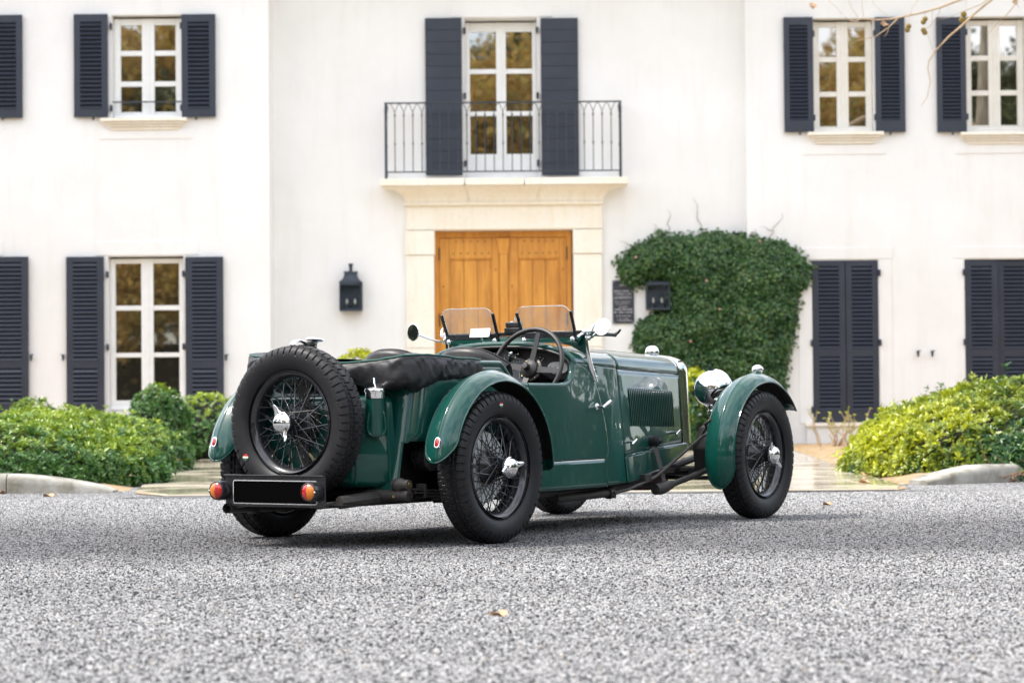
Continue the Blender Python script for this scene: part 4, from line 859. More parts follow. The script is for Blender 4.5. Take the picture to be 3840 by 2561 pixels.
def patch(bot, top, left, right, nu=40, nv=30):
    """transfinite patch in (x, z); curves bot/top run left->right, left/right run bottom->top"""
    B, T_, L_, R2 = curve(bot, nu), curve(top, nu), curve(left, nv), curve(right, nv); G_ = []
    for j in range(nv):
        v = j / (nv - 1); row = []
        for i in range(nu):
            u = i / (nu - 1); p = (1 - v) * B[i] + v * T_[i] + (1 - u) * L_[j] + u * R2[j] - ((1 - u) * (1 - v) * B[0] + u * (1 - v) * B[-1] + (1 - u) * v * T_[0] + u * v * T_[-1]); row.append((p.x, p.y))
        G_.append(row)
    return G_
def side_mesh(G_, s, off=0.0):
    """put an (x, z) patch on the body side; s=-1 right, +1 left"""
    return [[(x, s * (Yb(x, z) + off), z) for x, z in row] for row in G_]

# ---- body panels
door_front = [(1.332, .372), (1.366, .40), (1.376, .481), (1.364, .572), (1.338, .667), (1.321, .714), (1.288, .770), (1.235, .816), (1.151, .855), (1.056, .870)]
door_top = [(.56, .749), (.62, .748), (.70, .748), (.80, .748), (.90, .750), (.953, .756), (1.0, .775), (1.036, .810), (1.050, .842), (1.056, .870)]
gapx = .004
for s, nm in ((-1, 'door'), (1, 'door')):
    Gd = patch([(.56, .372), (1.332, .372)], door_top, [(.56, .372), (.56, .749)], door_front, 60, 40)
    g = MB(); g.grid(side_mesh(Gd, s)); dr = obj('door', g, K['paint'], car, solid=.012)
    dr['label'] = 'green cutaway door with rolled top edge'
    g = MB(); g.tube([(p.x, s * (Yb(p.x, p.y) - .014), p.y + .002) for p in curve(door_top, 60)], .0165, 14); obj('rolled_edge', g, K['paint'], dr)
    g = MB(); g.grid(side_mesh(Gd, s, -.028)); obj('door_trim', g, K['leather'], dr)
    if s == -1:
        hp = Vector((1.283, -(Yb(1.283, .643)), .643))
        g = MB(); g.lathe([(.0, .010), (.010, .009), (.017, .004), (.018, 0)], hp, (-.08, -1, 0), 18); g.cyl(hp, hp + Vector((0, -.042, 0)), .007, 12); g.tube([hp + Vector((0, -.040, 0)) + Vector((d_, 0, e_)) for d_, e_ in ((-.006, -.006), (.02, .006), (.05, .018), (.075, .03))], [.008, .0095, .011, .006], 12); obj('door_handle', g, K['chrome'], dr)
# sill under the door, one each side
for s in (-1, 1):
    g = MB(); g.grid([[(x, s * Yb(x, z), z) for x in np.linspace(.44, 1.33, 40)] for z in np.linspace(.224, .372 - gapx, 8)]); obj('body_sill', g, K['paint'], car, solid=.012)
# scuttle: both flanks and the arched top
zh = lambda x: np.interp(x, [1.056, 1.565, 2.53], [.870, .845, .822]); zt2 = lambda x: np.interp(x, [1.07, 1.565, 2.53], [.980, .968, .932]); ne = lambda x: np.interp(x, [1.07, 1.565, 2.5], [2.25, 2.7, 2.7])
def arch(x, n=49, off=0.0):
    z0, z1, e = zh(x), zt2(x), 2 / ne(x); wd = Yb(x, z0); row = []
    for k in range(n):
        a = math.pi * k / (n - 1); c, s_ = math.cos(a), math.sin(a); row.append((x, -math.copysign(abs(c) ** e, c) * (wd + off), z0 + (z1 - z0 + off) * abs(s_) ** e))
    return row
g = MB()
for s in (-1, 1):
    Gs = patch([(1.334, .228), (1.561, .236)], [(1.060, .870), (1.561, .845)], [(1.334, .228), (1.336, .366), (1.370, .40), (1.380, .481), (1.368, .572), (1.342, .667), (1.325, .714), (1.292, .770), (1.239, .816), (1.155, .856), (1.060, .870)], [(1.561, .236), (1.561, .845)], 34, 44)
    g.grid(side_mesh(Gs, s))
g.grid([arch(x) for x in np.linspace(1.060, 1.561, 22)]); g.keepn = False
scut = obj('scuttle', g, K['paint'], car, solid=.010, angle=60)
g = MB(); g.tube([(p[0] - .004, p[1] * .985, p[2] - .006) for p in arch(1.064, 61)], .017, 14); obj('cowl_edge', g, K['paint'], scut)
g = MB(); g.tube([(p[0] - .018, p[1] * .955, p[2] - .02) for p in arch(1.064, 61)], .009, 10); obj('cowl_trim', g, K['leather'], scut)
# bonnet: two top leaves with a centre hinge, two louvred sides
for half in (0, 1):
    g = MB(); g.grid([arch(x, 49)[0 if half == 0 else 24:25 if half == 0 else 49] for x in np.linspace(1.569, 2.525, 30)]); bt = obj('bonnet_top', g, K['paint'], car, solid=.008)
g = MB(); g.tube([(x, 0, zt2(x) + .003) for x in np.linspace(1.075, 2.53, 30)], .0045, 8); obj('bonnet_hinge', g, K['chrome'], car)
lv = None
for s in (-1, 1):
    zb = lambda x: np.interp(x, [1.565, 2.53], [.380, .428])
    g = MB(); g.grid([[(x, s * Yb(x, zb(x) + (zh(x) - .004 - zb(x)) * q), zb(x) + (zh(x) - .004 - zb(x)) * q) for x in np.linspace(1.569, 2.525, 40)] for q in np.linspace(0, 1, 16)]); bs = obj('bonnet_side', g, K['paint'], car, solid=.008)
    n_ = 25
    for i in range(n_):
        x = 1.722 + (2.396 - 1.722) * i / (n_ - 1); za, zb_ = np.interp(x, [1.72, 2.4], [.530, .516]), np.interp(x, [1.72, 2.4], [.748, .730]); ya, yb_ = Yb(x, za), Yb(x, zb_)
        tx = -.195                                                                       # flank runs inward towards the radiator
        g = MB(); rows = []
        for q in np.linspace(0, 1, 11):
            z = za + (zb_ - za) * q; y = ya + (yb_ - ya) * q; e_ = min(1, min(q, 1 - q) * 14) ** .5
            rows.append([(x - .0105, s * (y - .002), z), (x - .0105, s * (y + .0062 * e_ + .001), z), (x - .006, s * (y + .0068 * e_ + .0008), z), (x + .004, s * (y + .0040 * e_ + tx * .006), z), (x + .0145, s * (y - .001 + tx * .0145), z)])
        g.grid(rows); obj('louvre', g, K['paint'], bs)
        g = MB(); g.add([(x - .0112, s * (ya + .0008), za + .004), (x - .0112, s * (ya + .0056), za + .008), (x - .0112, s * (yb_ + .0056), zb_ - .008), (x - .0112, s * (yb_ + .0008), zb_ - .004)], [(0, 1, 2, 3)]); obj('louvre_slot', g, K['void'], bs, smooth=False)
    for hx, hz in ((1.633, .452), (2.354, .491)):
        g = MB(); p = Vector((hx, s * Yb(hx, hz), hz)); g.cyl(p, p + Vector((0, s * .034, 0)), .008, 12); g.tube([p + Vector((a_, s * .034, b_)) for a_, b_ in ((-.012, -.014), (.01, -.002), (.035, .012))], [.007, .008, .006], 10); obj('bonnet_catch', g, K['chrome'], bs)
    # valance under the bonnet
    vt = [(1.569, .374), (1.75, .386), (1.902, .395), (2.042, .404), (2.30, .414), (2.60, .424)]; vb = [(1.569, .236), (1.75, .246), (1.916, .268), (2.156, .296), (2.311, .327), (2.60, .405)]
    Gv = patch(vb, vt, [(1.569, .236), (1.569, .374)], [(2.60, .405), (2.60, .424)], 40, 10); g = MB(); g.grid(side_mesh(Gv, s, .008)); va = obj('bonnet_valance', g, K['paint'], car, solid=.012)
    g = MB(); g.tube([(p.x, s * (Yb(p.x, p.y) + .004), p.y + .001) for p in curve(vt, 30)], .007, 8); obj('valance_bead', g, K['paint'], va)
# radiator shell
g = MB(); rows = []
for x, k in ((2.529, .985), (2.530, 1.01), (2.545, 1.016), (2.60, 1.014), (2.628, 1.0), (2.642, .965), (2.644, .90), (2.635, .86), (2.60, .85)):
    A = arch(2.53, 41); r_ = [(x, -A[40][1] * k - (0), .425)]
    side = [(x, -k * Yb(2.53, z), z) for z in np.linspace(.425, .80, 12)]; top = [(x, p[1] * k, .70 + (p[2] - .70) * (1 + (k - 1) * .9)) for p in A]; rows.append(side + top + [(p[0], -p[1], p[2]) for p in reversed(side)])
g.grid(rows); rad = obj('radiator_shell', g, K['chrome'], car)
g = MB(); g.box(2.57, 2.60, -.205, .205, .43, .90); obj('radiator_core', g, K['void'], rad, smooth=False)
for i in range(16):
    g = MB(); y = -.19 + .38 * i / 15; g.box(2.605, 2.612, y - .004, y + .004, .45, .89); obj('radiator_slat', g, K['chrome'], rad, smooth=False)
g = MB(); g.lathe([(.036, -.02), (.036, .006), (.034, .008), (.034, .014), (.040, .017), (.0415, .028), (.040, .034), (.039, .040), (.034, .052), (.022, .062), (.0, .066)], (2.61, 0, .925), (0, 0, 1), 28); obj('radiator_cap', g, K['chrome'], car)
# tub behind the doors, rear corner and tail
def tub_plan(q, z):
    """q 0..1 from the right door round the tail to the centre line"""
    lean = .23 * (z - .3); xc = -.30 + lean
    if q < .55: x = .556 + (xc - .556) * q / .55; return x, -Yb(x, z)
    if q < .75: a = (q - .55) / .20 * math.pi / 2; yb = Yb(xc, z); e = .85; return xc - .15 * math.sin(a) ** e, -(yb - .13) - .13 * math.cos(a) ** e
    t = (q - .75) / .25; return xc - .15 - .012 * t, -(Yb(xc, z) - .13) * (1 - t)
qs = list(np.linspace(0, .55, 34)) + list(np.linspace(.56, .75, 16)) + list(np.linspace(.76, 1, 10))
def tub_top(x, q): return float(np.interp(x, [.33, .401, .478, .54, .6], [.858, .793, .762, .750, .749])) if q < .4 else .86
g = MB(); zl = [.224, .28, .33, .38, .43, .468, .484, .492] + [None] * 10
for s in (-1, 1):
    V = []; 
    for q in qs:
        x_ = tub_plan(q, .8)[0]; zt_ = tub_top(x_, q); col_ = []
        for i, z in enumerate(zl):
            zz_ = z if z is not None else .492 + (zt_ - .492) * (i - 7) / (len(zl) - 8); x, y = tub_plan(q, zz_); col_.append((x, -s * y if s < 0 else -y, zz_) if False else (x, y if s < 0 else -y, zz_))
        V.append(col_)
    nz = len(zl); o_ = len(g.v); g.v += [tuple(map(float, p)) for c in V for p in c]
    for i in range(len(qs) - 1):
        for j in range(nz - 1):
            xq = tub_plan((qs[i] + qs[i + 1]) / 2, .4)[0]
            cut = qs[i] < .69 and xq < .40 and zl[j + 1] is not None
            if cut and zl[j + 1] == .492 and qs[i] > .67: cut = False
            if not cut: g.f.append((o_ + i * nz + j, o_ + (i + 1) * nz + j, o_ + (i + 1) * nz + j + 1, o_ + i * nz + j + 1))
tub = obj('body_tub', g, K['paint'], car, solid=.012)
for s in (-1, 1):
    g = MB(); pts = [(tub_plan(q, .8)[0], s * (Yb(tub_plan(q, .8)[0], .8) - .012), tub_top(tub_plan(q, .8)[0], q)) for q in np.linspace(0, .5, 30)]; g.tube(pts, .0165, 12); obj('rolled_edge', g, K['paint'], tub)
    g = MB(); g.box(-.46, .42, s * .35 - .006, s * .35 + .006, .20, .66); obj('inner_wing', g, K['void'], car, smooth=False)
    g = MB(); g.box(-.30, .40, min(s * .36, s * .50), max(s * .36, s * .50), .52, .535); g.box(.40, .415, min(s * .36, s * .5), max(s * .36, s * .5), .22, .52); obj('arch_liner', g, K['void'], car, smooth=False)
# floor, bulkhead
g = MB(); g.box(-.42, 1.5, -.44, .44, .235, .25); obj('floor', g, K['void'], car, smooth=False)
g = MB(); g.box(1.45, 1.47, -.37, .37, .25, .86); obj('bulkhead', g, K['void'], car, smooth=False)
g = MB(); g.prism([(1.0, -.12, .25), (1.5, -.15, .25), (1.5, -.13, .5), (1.0, -.08, .42)], (0, .24, 0)); obj('gearbox_tunnel', g, K['leather'], car, smooth=False, bevel=.03)
# fuel tank with beaded ends and filler
def ring(inset, z, ys):
    pts = [(-.40, -.41), (-.437, -.412), (-.452, -.404), (-.558, -.296), (-.572, -.270), (-.576, -.2), (-.578, 0)]; full = pts + [(x, -y) for x, y in reversed(pts[:-1])]
    return [(x + inset * (1 if x < -.43 else 0), (y - math.copysign(inset, y) if abs(y) > .01 else 0) * ys, z) for x, y in full]
g = MB(); g.grid([ring(i_, z, ys) for i_, z, ys in ((.075, .272, .98), (.035, .276, .985), (.012, .288, .99), (.0, .31, .99), (.0, .45, .97), (0, .60, .945), (0, .672, .93), (.006, .69, .928), (.02, .702, .925), (.06, .708, .92), (.16, .710, .8))]); tank = obj('fuel_tank', g, K['paint'], car, angle=50)
for s in (-1, 1):
    for px, py in ((-.448, .408), (-.560, .294)):
        g = MB(); g.tube([(px - .002, s * (py + .001) * ys, z) for z, ys in ((.30, .99), (.45, .97), (.60, .945), (.685, .93))], .0052, 8); obj('tank_bead', g, K['paint'], tank)
fb, fc = cw(1409, 1591, x=-.505), cw(1408, 1458, x=-.50)
d = (fc - fb).normalized(); d = (d + Vector((-.10, -.06, 0))).normalized(); fb = fb + Vector((.015, .012, -.02))
g = MB(); L = .165; g.lathe([(.046, -.03), (.046, 0), (.044, .03), (.0435, L)], fb, d, 26); fu = Vector((.70, -.71, 0)); g.tube([fb + Vector((-.018, -.018, .028)) + fu * (.043 * math.cos(a_)) + Vector((-.004, -.004, 0)) + Vector((0, 0, 1)) * (.075 * math.sin(a_) - (.012 * math.cos(2 * a_))) for a_ in np.linspace(0, 2 * math.pi, 33)[:-1]], .0055, 8, closed=True); fn = obj('filler_neck', g, K['paint'], car)
top = fb + d * L; g = MB(); g.lathe([(.046, -.02), (.047, 0), (.047, .006), (.051, .008), (.052, .018), (.049, .024), (.033, .030), (0, .033)], top, d, 26); sd_ = d.cross(Vector((0, 0, 1))).normalized()
g.tube([top - sd_ * .0 + d * a + (Vector((-.7, -.7, 0)).normalized()) * b for a, b in ((-.02, .046), (.012, .05), (.034, .02), (.045, -.012), (.072, -.02))], [.004, .006, .0055, .006, .004], 8); obj('filler_cap', g, K['chrome'], fn)

# ---- hood bag and seats
def hood_path(q):
    """q -1..1 from the right front end round the tail to the left front end: plan point, outward normal"""
    a = abs(q); s = -1 if q < 0 else 1; a = 1 - a      # a: 0 at ends, 1 at tail centre
    if a < .50: x = .20 - (.20 + .335) * a / .50; return Vector((x, s * .478, 0)), Vector((0, s, 0))
    if a < .70: t = (a - .5) / .2 * math.pi / 2; return Vector((-.335 - .08 * math.sin(t), s * (.398 + .08 * math.cos(t)), 0)), Vector((-math.sin(t), s * math.cos(t), 0)).normalized()
    return Vector((-.415, s * .398 * (1 - (a - .7) / .3), 0)), Vector((-1, 0, 0))
rows = []; pip = []; nq = 150
for i in range(nq):
    q = -1 + 2 * i / (nq - 1); c, nn = hood_path(q); a = 1 - abs(q)
    zc = np.interp(a, [0, .1, .3, .5, .62, .8, 1], [.842, .838, .826, .822, .818, .806, .800]) + (.02 if q > 0 else 0) * (1 if .3 < a else .4); hh = np.interp(a, [0, .015, .1, .3, .5, .62, .8, 1], [.012, .036, .046, .068, .084, .080, .068, .064]); ww = np.interp(a, [0, .02, .1, .5, 1], [.02, .055, .070, .078, .085]); row = []
    for k in range(40):
        th = 2 * math.pi * k / 40; ct, st = math.cos(th), math.sin(th); e = .62
        p = c + nn * (math.copysign(abs(ct) ** e, ct) * ww - .03) + Vector((0, 0, zc + math.copysign(abs(st) ** e, st) * hh))
        fold = mnoise.noise((q * 7 + th * .25, th * .55, 2.0)); f2 = mnoise.noise((q * 17 - th * 1.1, th * .35, 7.0)); rid = 1 - abs(mnoise.noise((q * 8 + th * .9, th * .2, 11.0))) * 4
        amp = np.interp(a, [0, .05, .2, .5, 1], [.001, .002, .004, .006, .005]) * (.45 + .55 * max(0, ct))
        rid = rid if rid > 0 else rid * .4
        p += (nn * ct + Vector((0, 0, st * .7))) * (fold * amp + f2 * amp * .6 + max(rid, -.2) * amp * .8)
        cz = mnoise.noise((q * 12 + th * 1.3, th * .15, 21.0)); cz2 = mnoise.noise((q * 21 - th * 1.6, th * .1, 31.0))
        p -= nn * max(0, ct) * (max(0, 1 - abs(cz) * 6) * .010 + max(0, 1 - abs(cz2) * 5) * .005) * min(1, a * 8) * (1 if st < .6 else .2)
        if st < -.2: p.z += (.016 * mnoise.noise((q * 9, 3.3, 0)) + .010 * mnoise.noise((q * 24, 6.3, 0))) * min(1, a * 6)
        row.append(tuple(p))
        if k == 6: pip.append(p + nn * .003 + Vector((0, 0, .003)))
    rows.append(row)
g = MB(); g.grid(rows, wv=True); hood = obj('hood_cover', g, K['fabric'], car, angle=80); hood['label'] = 'folded black hood under a wrinkled cloth cover with green piping'
g = MB(); g.tube(pip[2:-2], .0042, 8); obj('piping', g, K['piping'], hood)
g = MB(); g.grid([[(x, y, .862 + .014 * math.cos(y * 3) + .012 * mnoise.noise((x * 6, y * 5, 4.)) - .03 * max(0, x + .05)) for y in np.linspace(-.42, .42, 40)] for x in np.linspace(-.42, .05, 24)]); obj('cover_top', g, K['fabric'], hood)
for yc in (-.235, .235):
    g = MB(); rows = []; wseat = .215
    for i in range(25):
        t = -1 + 2 * i / 24; y = yc + t * wseat; topz = .928 - .085 * abs(t) ** 2.6; xb = .40 + .10 * abs(t) ** 2.5
        rows.append([(xb + .20 * 0 + .11 * (1 - k / 9) * 1.0 + .0, y, .36 + (topz - .36) * k / 9) for k in range(10)] + [(xb - .012, y, topz + .014), (xb - .045, y, topz + .012), (xb - .055, y, topz - .01), (xb - .05, y, topz - .2), (xb - .02, y, .3)])
    g.grid(rows); seat = obj('seat', g, K['leather'], car, angle=70); seat['label'] = 'black leather bucket seat'
    g = MB(); g.tube([rows[i][10] for i in range(25)], .007, 8); obj('piping', g, K['leather'], seat)
    g = MB(); g.box(.46, .92, yc - .2, yc + .2, .30, .42); obj('cushion', g, K['leather'], seat, smooth=True, bevel=.04, seg=4)

# ---- dashboard, steering wheel
g = MB(); A = [(1.128, p[1] * .93, p[2] - .03) for p in arch(1.128, 41)]
low = [(1.128, .44, .84), (1.128, .42, .80), (1.128, .34, .785), (1.128, .2, .80), (1.128, .06, .80), (1.128, -.05, .79), (1.128, -.2, .80), (1.128, -.27, .785), (1.128, -.36, .785), (1.128, -.42, .81), (1.128, -.44, .85)]
g.prism([(x, y, z) for x, y, z in A] + low, (.012, 0, 0)); dash = obj('dashboard', g, K['dash'], car, smooth=False)
def dialat(u, v): return cw(u, v, x=1.126)
def gauge(p, r, nm='gauge', marks=True):
    g = MB(); g.lathe([(r * .86, .003), (r * .9, .010), (r, .010), (r * 1.04, .004), (r * 1.04, -.004)], p, (-1, 0, 0), 30); o = obj(nm, g, K['chrome'], dash)
    g = MB(); g.lathe([(0, .004), (r * .88, .004)], p, (-1, 0, 0), 30); obj('dial', g, K['dial'], o)
    if marks:
        g = MB(); q = p + Vector((-.0048, 0, 0))
        for ph in np.linspace(-2.2, 2.2, 13): g.box(-.0004, .0004, -.0009, .0009, r * .68, r * .80, Matrix.Translation(q) @ Matrix.Rotation(ph, 4, 'X'))
        g.box(-.0004, .0004, -.0011, .0011, -r * .15, r * .7, Matrix.Translation(q) @ Matrix.Rotation(.6, 4, 'X')); g.box(-.0004, .0004, -.0011, .0011, 0, r * .5, Matrix.Translation(q + Vector((0, 0, -r * .65)))); obj('needle', g, K['needle'], o, smooth=False)
gauge(dialat(1893.5, 1334), .038); gauge(cw(1950, 1389, x=1.126), .066); gauge(dialat(1700, 1345), .03)
for u, v in ((1844.5, 1326), (1933, 1328)):
    p = dialat(u, v); g = MB(); g.lathe([(.024, 0), (.024, .004), (.017, .008), (.0155, .02), (.019, .026), (.0195, .036), (.016, .047), (0, .052)], p, (-1, 0, 0), 22); obj('panel_lamp', g, K['chrome'], dash)
p = dialat(2033, 1344); g = MB(); g.lathe([(.013, 0), (.013, .006), (.008, .009)], p, (-1, 0, 0), 18); pb = obj('push_button', g, K['chrome'], dash); g = MB(); g.lathe([(.009, .006), (.009, .02), (0, .021)], p, (-1, 0, 0), 16); obj('button_cap', g, K['blackmet'], pb)
p = dialat(2092, 1379); g = MB(); pts = []
for k in range(32): a = 2 * math.pi * k / 32; pts.append((p.x - .001, p.y + .062 * math.copysign(abs(math.cos(a)) ** .7, math.cos(a)), p.z + .031 * math.copysign(abs(math.sin(a)) ** .8, math.sin(a))))
g.prism(pts, (-.003, 0, 0)); sp = obj('switch_panel', g, K['silver'], dash, smooth=False)
for k in (-.03, 0, .03): g = MB(); q = p + Vector((-.003, k, -.004)); g.lathe([(.007, 0), (.007, .004), (.003, .006)], q, (-1, 0, 0), 12); g.tube([q, q + Vector((-.018, .004, .01))], [.002, .003], 8); obj('toggle', g, K['chrome'], sp)
sw = bpy.data.objects.new('steering_wheel', None)
SC, tl = Vector((.95, -.24, .85)), R_(20)
up, sdv, ax = Vector((math.sin(tl), 0, math.cos(tl))), Vector((0, 1, 0)), Vector((-math.cos(tl), 0, math.sin(tl)))
g = MB(); g.tube([SC + (up * math.cos(a) + sdv * math.sin(a)) * .21 for a in np.linspace(0, 2 * math.pi, 73)[:-1]], .0125, 14, closed=True); sw = obj('steering_wheel', g, K['leather'], car)
for a in (R_(-8), R_(84), R_(-96), R_(172)):
    dv = up * math.cos(a) + sdv * math.sin(a); cr_ = ax.cross(dv).normalized(); g = MB(); rows = []
    for t, wd in ((.045, .017), (.10, .0155), (.16, .0145), (.204, .0125)): c = SC + dv * t - ax * (.030 * (1 - t / .21)); rows.append([c - cr_ * wd - ax * .003, c - cr_ * wd + ax * .003, c + cr_ * wd + ax * .003, c + cr_ * wd - ax * .003])
    g.grid([[tuple(q) for q in r] for r in rows], wv=True); obj('spoke', g, K['leather'], sw, angle=40)
hc = SC - ax * .035; g = MB(); g.lathe([(0, -.01), (.064, -.01), (.066, -.006), (.066, .0), (.060, .003), (.052, .004), (.050, .010), (.047, .022), (.036, .030), (.022, .034), (.019, .036), (.0185, .058), (.015, .063), (0, .064)], hc, ax, 34); obj('hub_boss', g, K['leather'], sw)
for k in range(12):
    a = 2 * math.pi * (k + .3) / 12; q = hc + (up * math.cos(a) + sdv * math.sin(a)) * .0585; g = MB(); g.lathe([(0, .0035), (.0028, .002), (.0034, 0)], q + ax * .003, ax, 8); obj('rivet', g, K['brass'], sw)
g = MB(); g.cyl(hc - ax * .01, hc - ax * .45, .022, 16); g.cyl(hc - ax * .012, hc - ax * .09, .038, 20); obj('steering_column', g, K['blackmet'], car)

# ---- screens, posts, mirrors
for s in (-1, 1):
    y0, y1 = (.086, .414) if s > 0 else (-.407, -.076); pts = []; wd = (y1 - y0) / 2; yc = (y0 + y1) / 2; H_ = .136; rc = .045; tiltx = -.43
    o2 = [(-wd + .012, 0), (-wd + .006, H_ - rc)] + [(-wd + rc - rc * math.cos(a), H_ - rc + rc * math.sin(a)) for a in np.linspace(.1, math.pi / 2, 7)] + [(wd - rc + rc * math.sin(a), H_ - rc + rc * math.cos(a)) for a in np.linspace(0, math.pi / 2 - .1, 7)] + [(wd - .006, H_ - rc), (wd - .012, 0)]
    mapp = lambda a, b: (1.15 + tiltx * b, yc + a, 1.034 + b)
    g = MB(); g.prism([mapp(*p) for p in o2], (.0045, 0, .002)); sc = obj('aero_screen', g, K['glass'], car, smooth=False)
    g = MB(); g.tube([Vector(mapp(*p)) + Vector((.002, 0, .001)) for p in o2], .0022, 6); obj('screen_edge', g, K['glass'], sc)
    for e in (-1, 1):
        g = MB(); a, b = Vector(mapp(e * (wd - .002), -.05)), Vector(mapp(e * (wd + .004), .107)); dvec = (b - a).normalized(); m_ = Matrix.Translation(a) @ dvec.to_track_quat('Z', 'Y').to_matrix().to_4x4(); g.box(-.007, .007, -.007, .007, 0, (b - a).length, m_); obj('screen_channel', g, K['blackmet'], sc, smooth=False, bevel=.002)
        g = MB(); g.ball(a + Vector((-.022, -e * .012, .012)), .0155, 14); g.cyl(a + Vector((0, -e * .012, .012)), a + Vector((-.02, -e * .012, .012)), .009, 12); obj('clamp_knob', g, K['chrome'], sc)
    g = MB(); g.box(1.146, 1.158, y0 + .004, y1 - .004, 1.004, 1.036); obj('screen_base', g, K['blackmet'], sc, smooth=False, bevel=.003)
for s in (-1, 1):
    # windscreen stanchion and the folded frame lying forward over the scuttle
    g = MB(); P = [(1.295, s * (Yb(1.295, .775) + .006), .775), (1.255, s * (Yb(1.255, .84) + .006), .84), (1.215, s * .452, .90), (1.20, s * .450, .97), (1.192, s * .450, 1.03)]
    rows = []
    for (x, y, z), hw in zip(P, (.014, .022, .019, .014, .013)): rows.append([(x - hw, y, z), (x, y + s * .006, z), (x + hw, y, z), (x, y - s * .006, z)])
    g.grid(rows, wv=True); st = obj('windscreen_post', g, K['chrome'], car, angle=60)
    g = MB(); g.ball((1.192, s * .450, 1.034), .019, 14); g.cyl((1.192, s * .43, 1.034), (1.192, s * .485, 1.034), .010, 12); g.tube([(1.192, s * .48, 1.034), (1.20, s * .487, 1.06), (1.215, s * .49, 1.075)], [.007, .006, .004], 8); g.tube([(1.17, s * .44, 1.025), (1.15, s * .43, 1.01), (1.135, s * .43, 1.003)], [.008, .007, .009], 8); obj('clamp', g, K['chrome'], st)
    for z_ in (.80, .835, .87, .905): g = MB(); x_ = np.interp(z_, [.775, .84, .90], [1.295, 1.255, 1.215]); g.ball((x_ + .012, s * (Yb(x_, z_) + .011), z_), .0055, 8); obj('bolt', g, K['chrome'], st)
    g = MB(); g.prism([(1.20, s * .44, 1.02), (1.215, s * .445, .91), (1.20, s * .36, .955), (1.19, s * .33, 1.02)], (.003, 0, 0)); obj('post_gusset', g, K['paint'], st, smooth=False)
    g = MB(); g.tube([(1.195, s * .445, 1.032), (1.35, s * .442, 1.027), (1.50, s * .438, 1.022)], .0105, 10); g.tube([(1.49, s * .438, 1.022), (1.505, s * .452, 1.035), (1.50, s * .47, 1.05)], [.009, .008, .006], 8); obj('folded_screen_side', g, K['blackmet'], car)
    mc = Vector((1.105, s * .607, 1.052)); nrm = Vector((-1, .20 if s > 0 else -.05, .02 if s > 0 else .34)).normalized()
    g = MB(); g.lathe([(0, -.022), (.022, -.018), (.038, -.008), (.0465, 0), (.0475, .004), (.0445, .0055)], mc, nrm, 30); mr = obj('wing_mirror', g, K['chrome'], car)
    g = MB(); g.lathe([(0, .0045), (.045, .004)], mc, nrm, 30); obj('mirror_glass', g, K['mirror'], mr)
    g = MB(); g.tube([mc - nrm * .012, Vector((1.13, s * .56, 1.03)), Vector((1.17, s * .50, 1.004)), Vector((1.195, s * .462, 1.0))], .006, 8); g.ball((1.195, s * .465, 1.0), .013, 10); obj('mirror_arm', g, K['chrome'], mr)
g = MB(); g.box(1.185, 1.20, -.44, .44, 1.022, 1.042); g.tube([(1.50, y, 1.022 + .012 * math.cos(y * 3.2)) for y in np.linspace(-.44, .44, 20)], .0105, 10); obj('folded_screen_frame', g, K['blackmet'], car, bevel=.002)
g = MB(); g.box(1.20, 1.495, -.432, .432, 1.024, 1.028); obj('folded_screen_glass', g, K['glass'], car, smooth=False)
g = MB(); g.prism([(1.19, y, 1.02) for y in (-.43, .43)] + [(1.175, y, z) for y, z in ((.40, .955), (.30, .975), (0, .985), (-.30, .975), (-.40, .955))], (.004, 0, 0)); obj('scuttle_screen_skirt', g, K['paint'], car, smooth=False)
p = cw(1799, 1248, x=1.10); nrm = Vector((-1, -.02, .33)).normalized(); q_ = nrm.to_track_quat('Z', 'Y').to_matrix().to_4x4(); mm = Matrix.Translation(p) @ q_
g = MB(); g.box(-.063, .063, -.026, .026, -.010, .0, mm); rv = obj('rear_view_mirror', g, K['chrome'], car, smooth=False, bevel=.006, seg=3)
g = MB(); g.box(-.060, .060, -.0235, .0235, .0004, .0012, mm); obj('mirror_glass', g, K['mirror'], rv, smooth=False)
g = MB(); g.tube([p + Vector((.01, 0, -.02)), p + Vector((.03, -.005, -.05)), p + Vector((.05, -.005, -.09))], .005, 8); obj('mirror_stem', g, K['chrome'], rv)
a, b = cw(1891, 1249, x=1.17), cw(1948, 1207, x=1.17); g = MB(); g.box(1.165, 1.215, b.y, a.y, 1.036, a.z + .028); g.box(1.168, 1.212, b.y + .004, a.y - .006, a.z + .029, b.z); wm = obj('wiper_motor', g, K['blackmet'], car, smooth=False, bevel=.006)
g = MB(); g.tube([(1.19, (a.y + b.y) / 2 - .01, b.z), (1.19, (a.y + b.y) / 2 - .01, b.z + .026)], [.004, .006], 8); g.ball((1.19, (a.y + b.y) / 2 + .014, b.z), .010, 10, (1, 1, .5)); obj('wiper_lever', g, K['chrome'], wm)
for y in (-.3, -.12, .02, .2, .34): g = MB(); g.cyl((1.10, y, .965 + .0 * y), (1.10, y, np.interp(abs(y), [0, .2, .3, .34], [.987, .985, .975, .968])), .004, 8); obj('tonneau_stud', g, K['brass'], car)

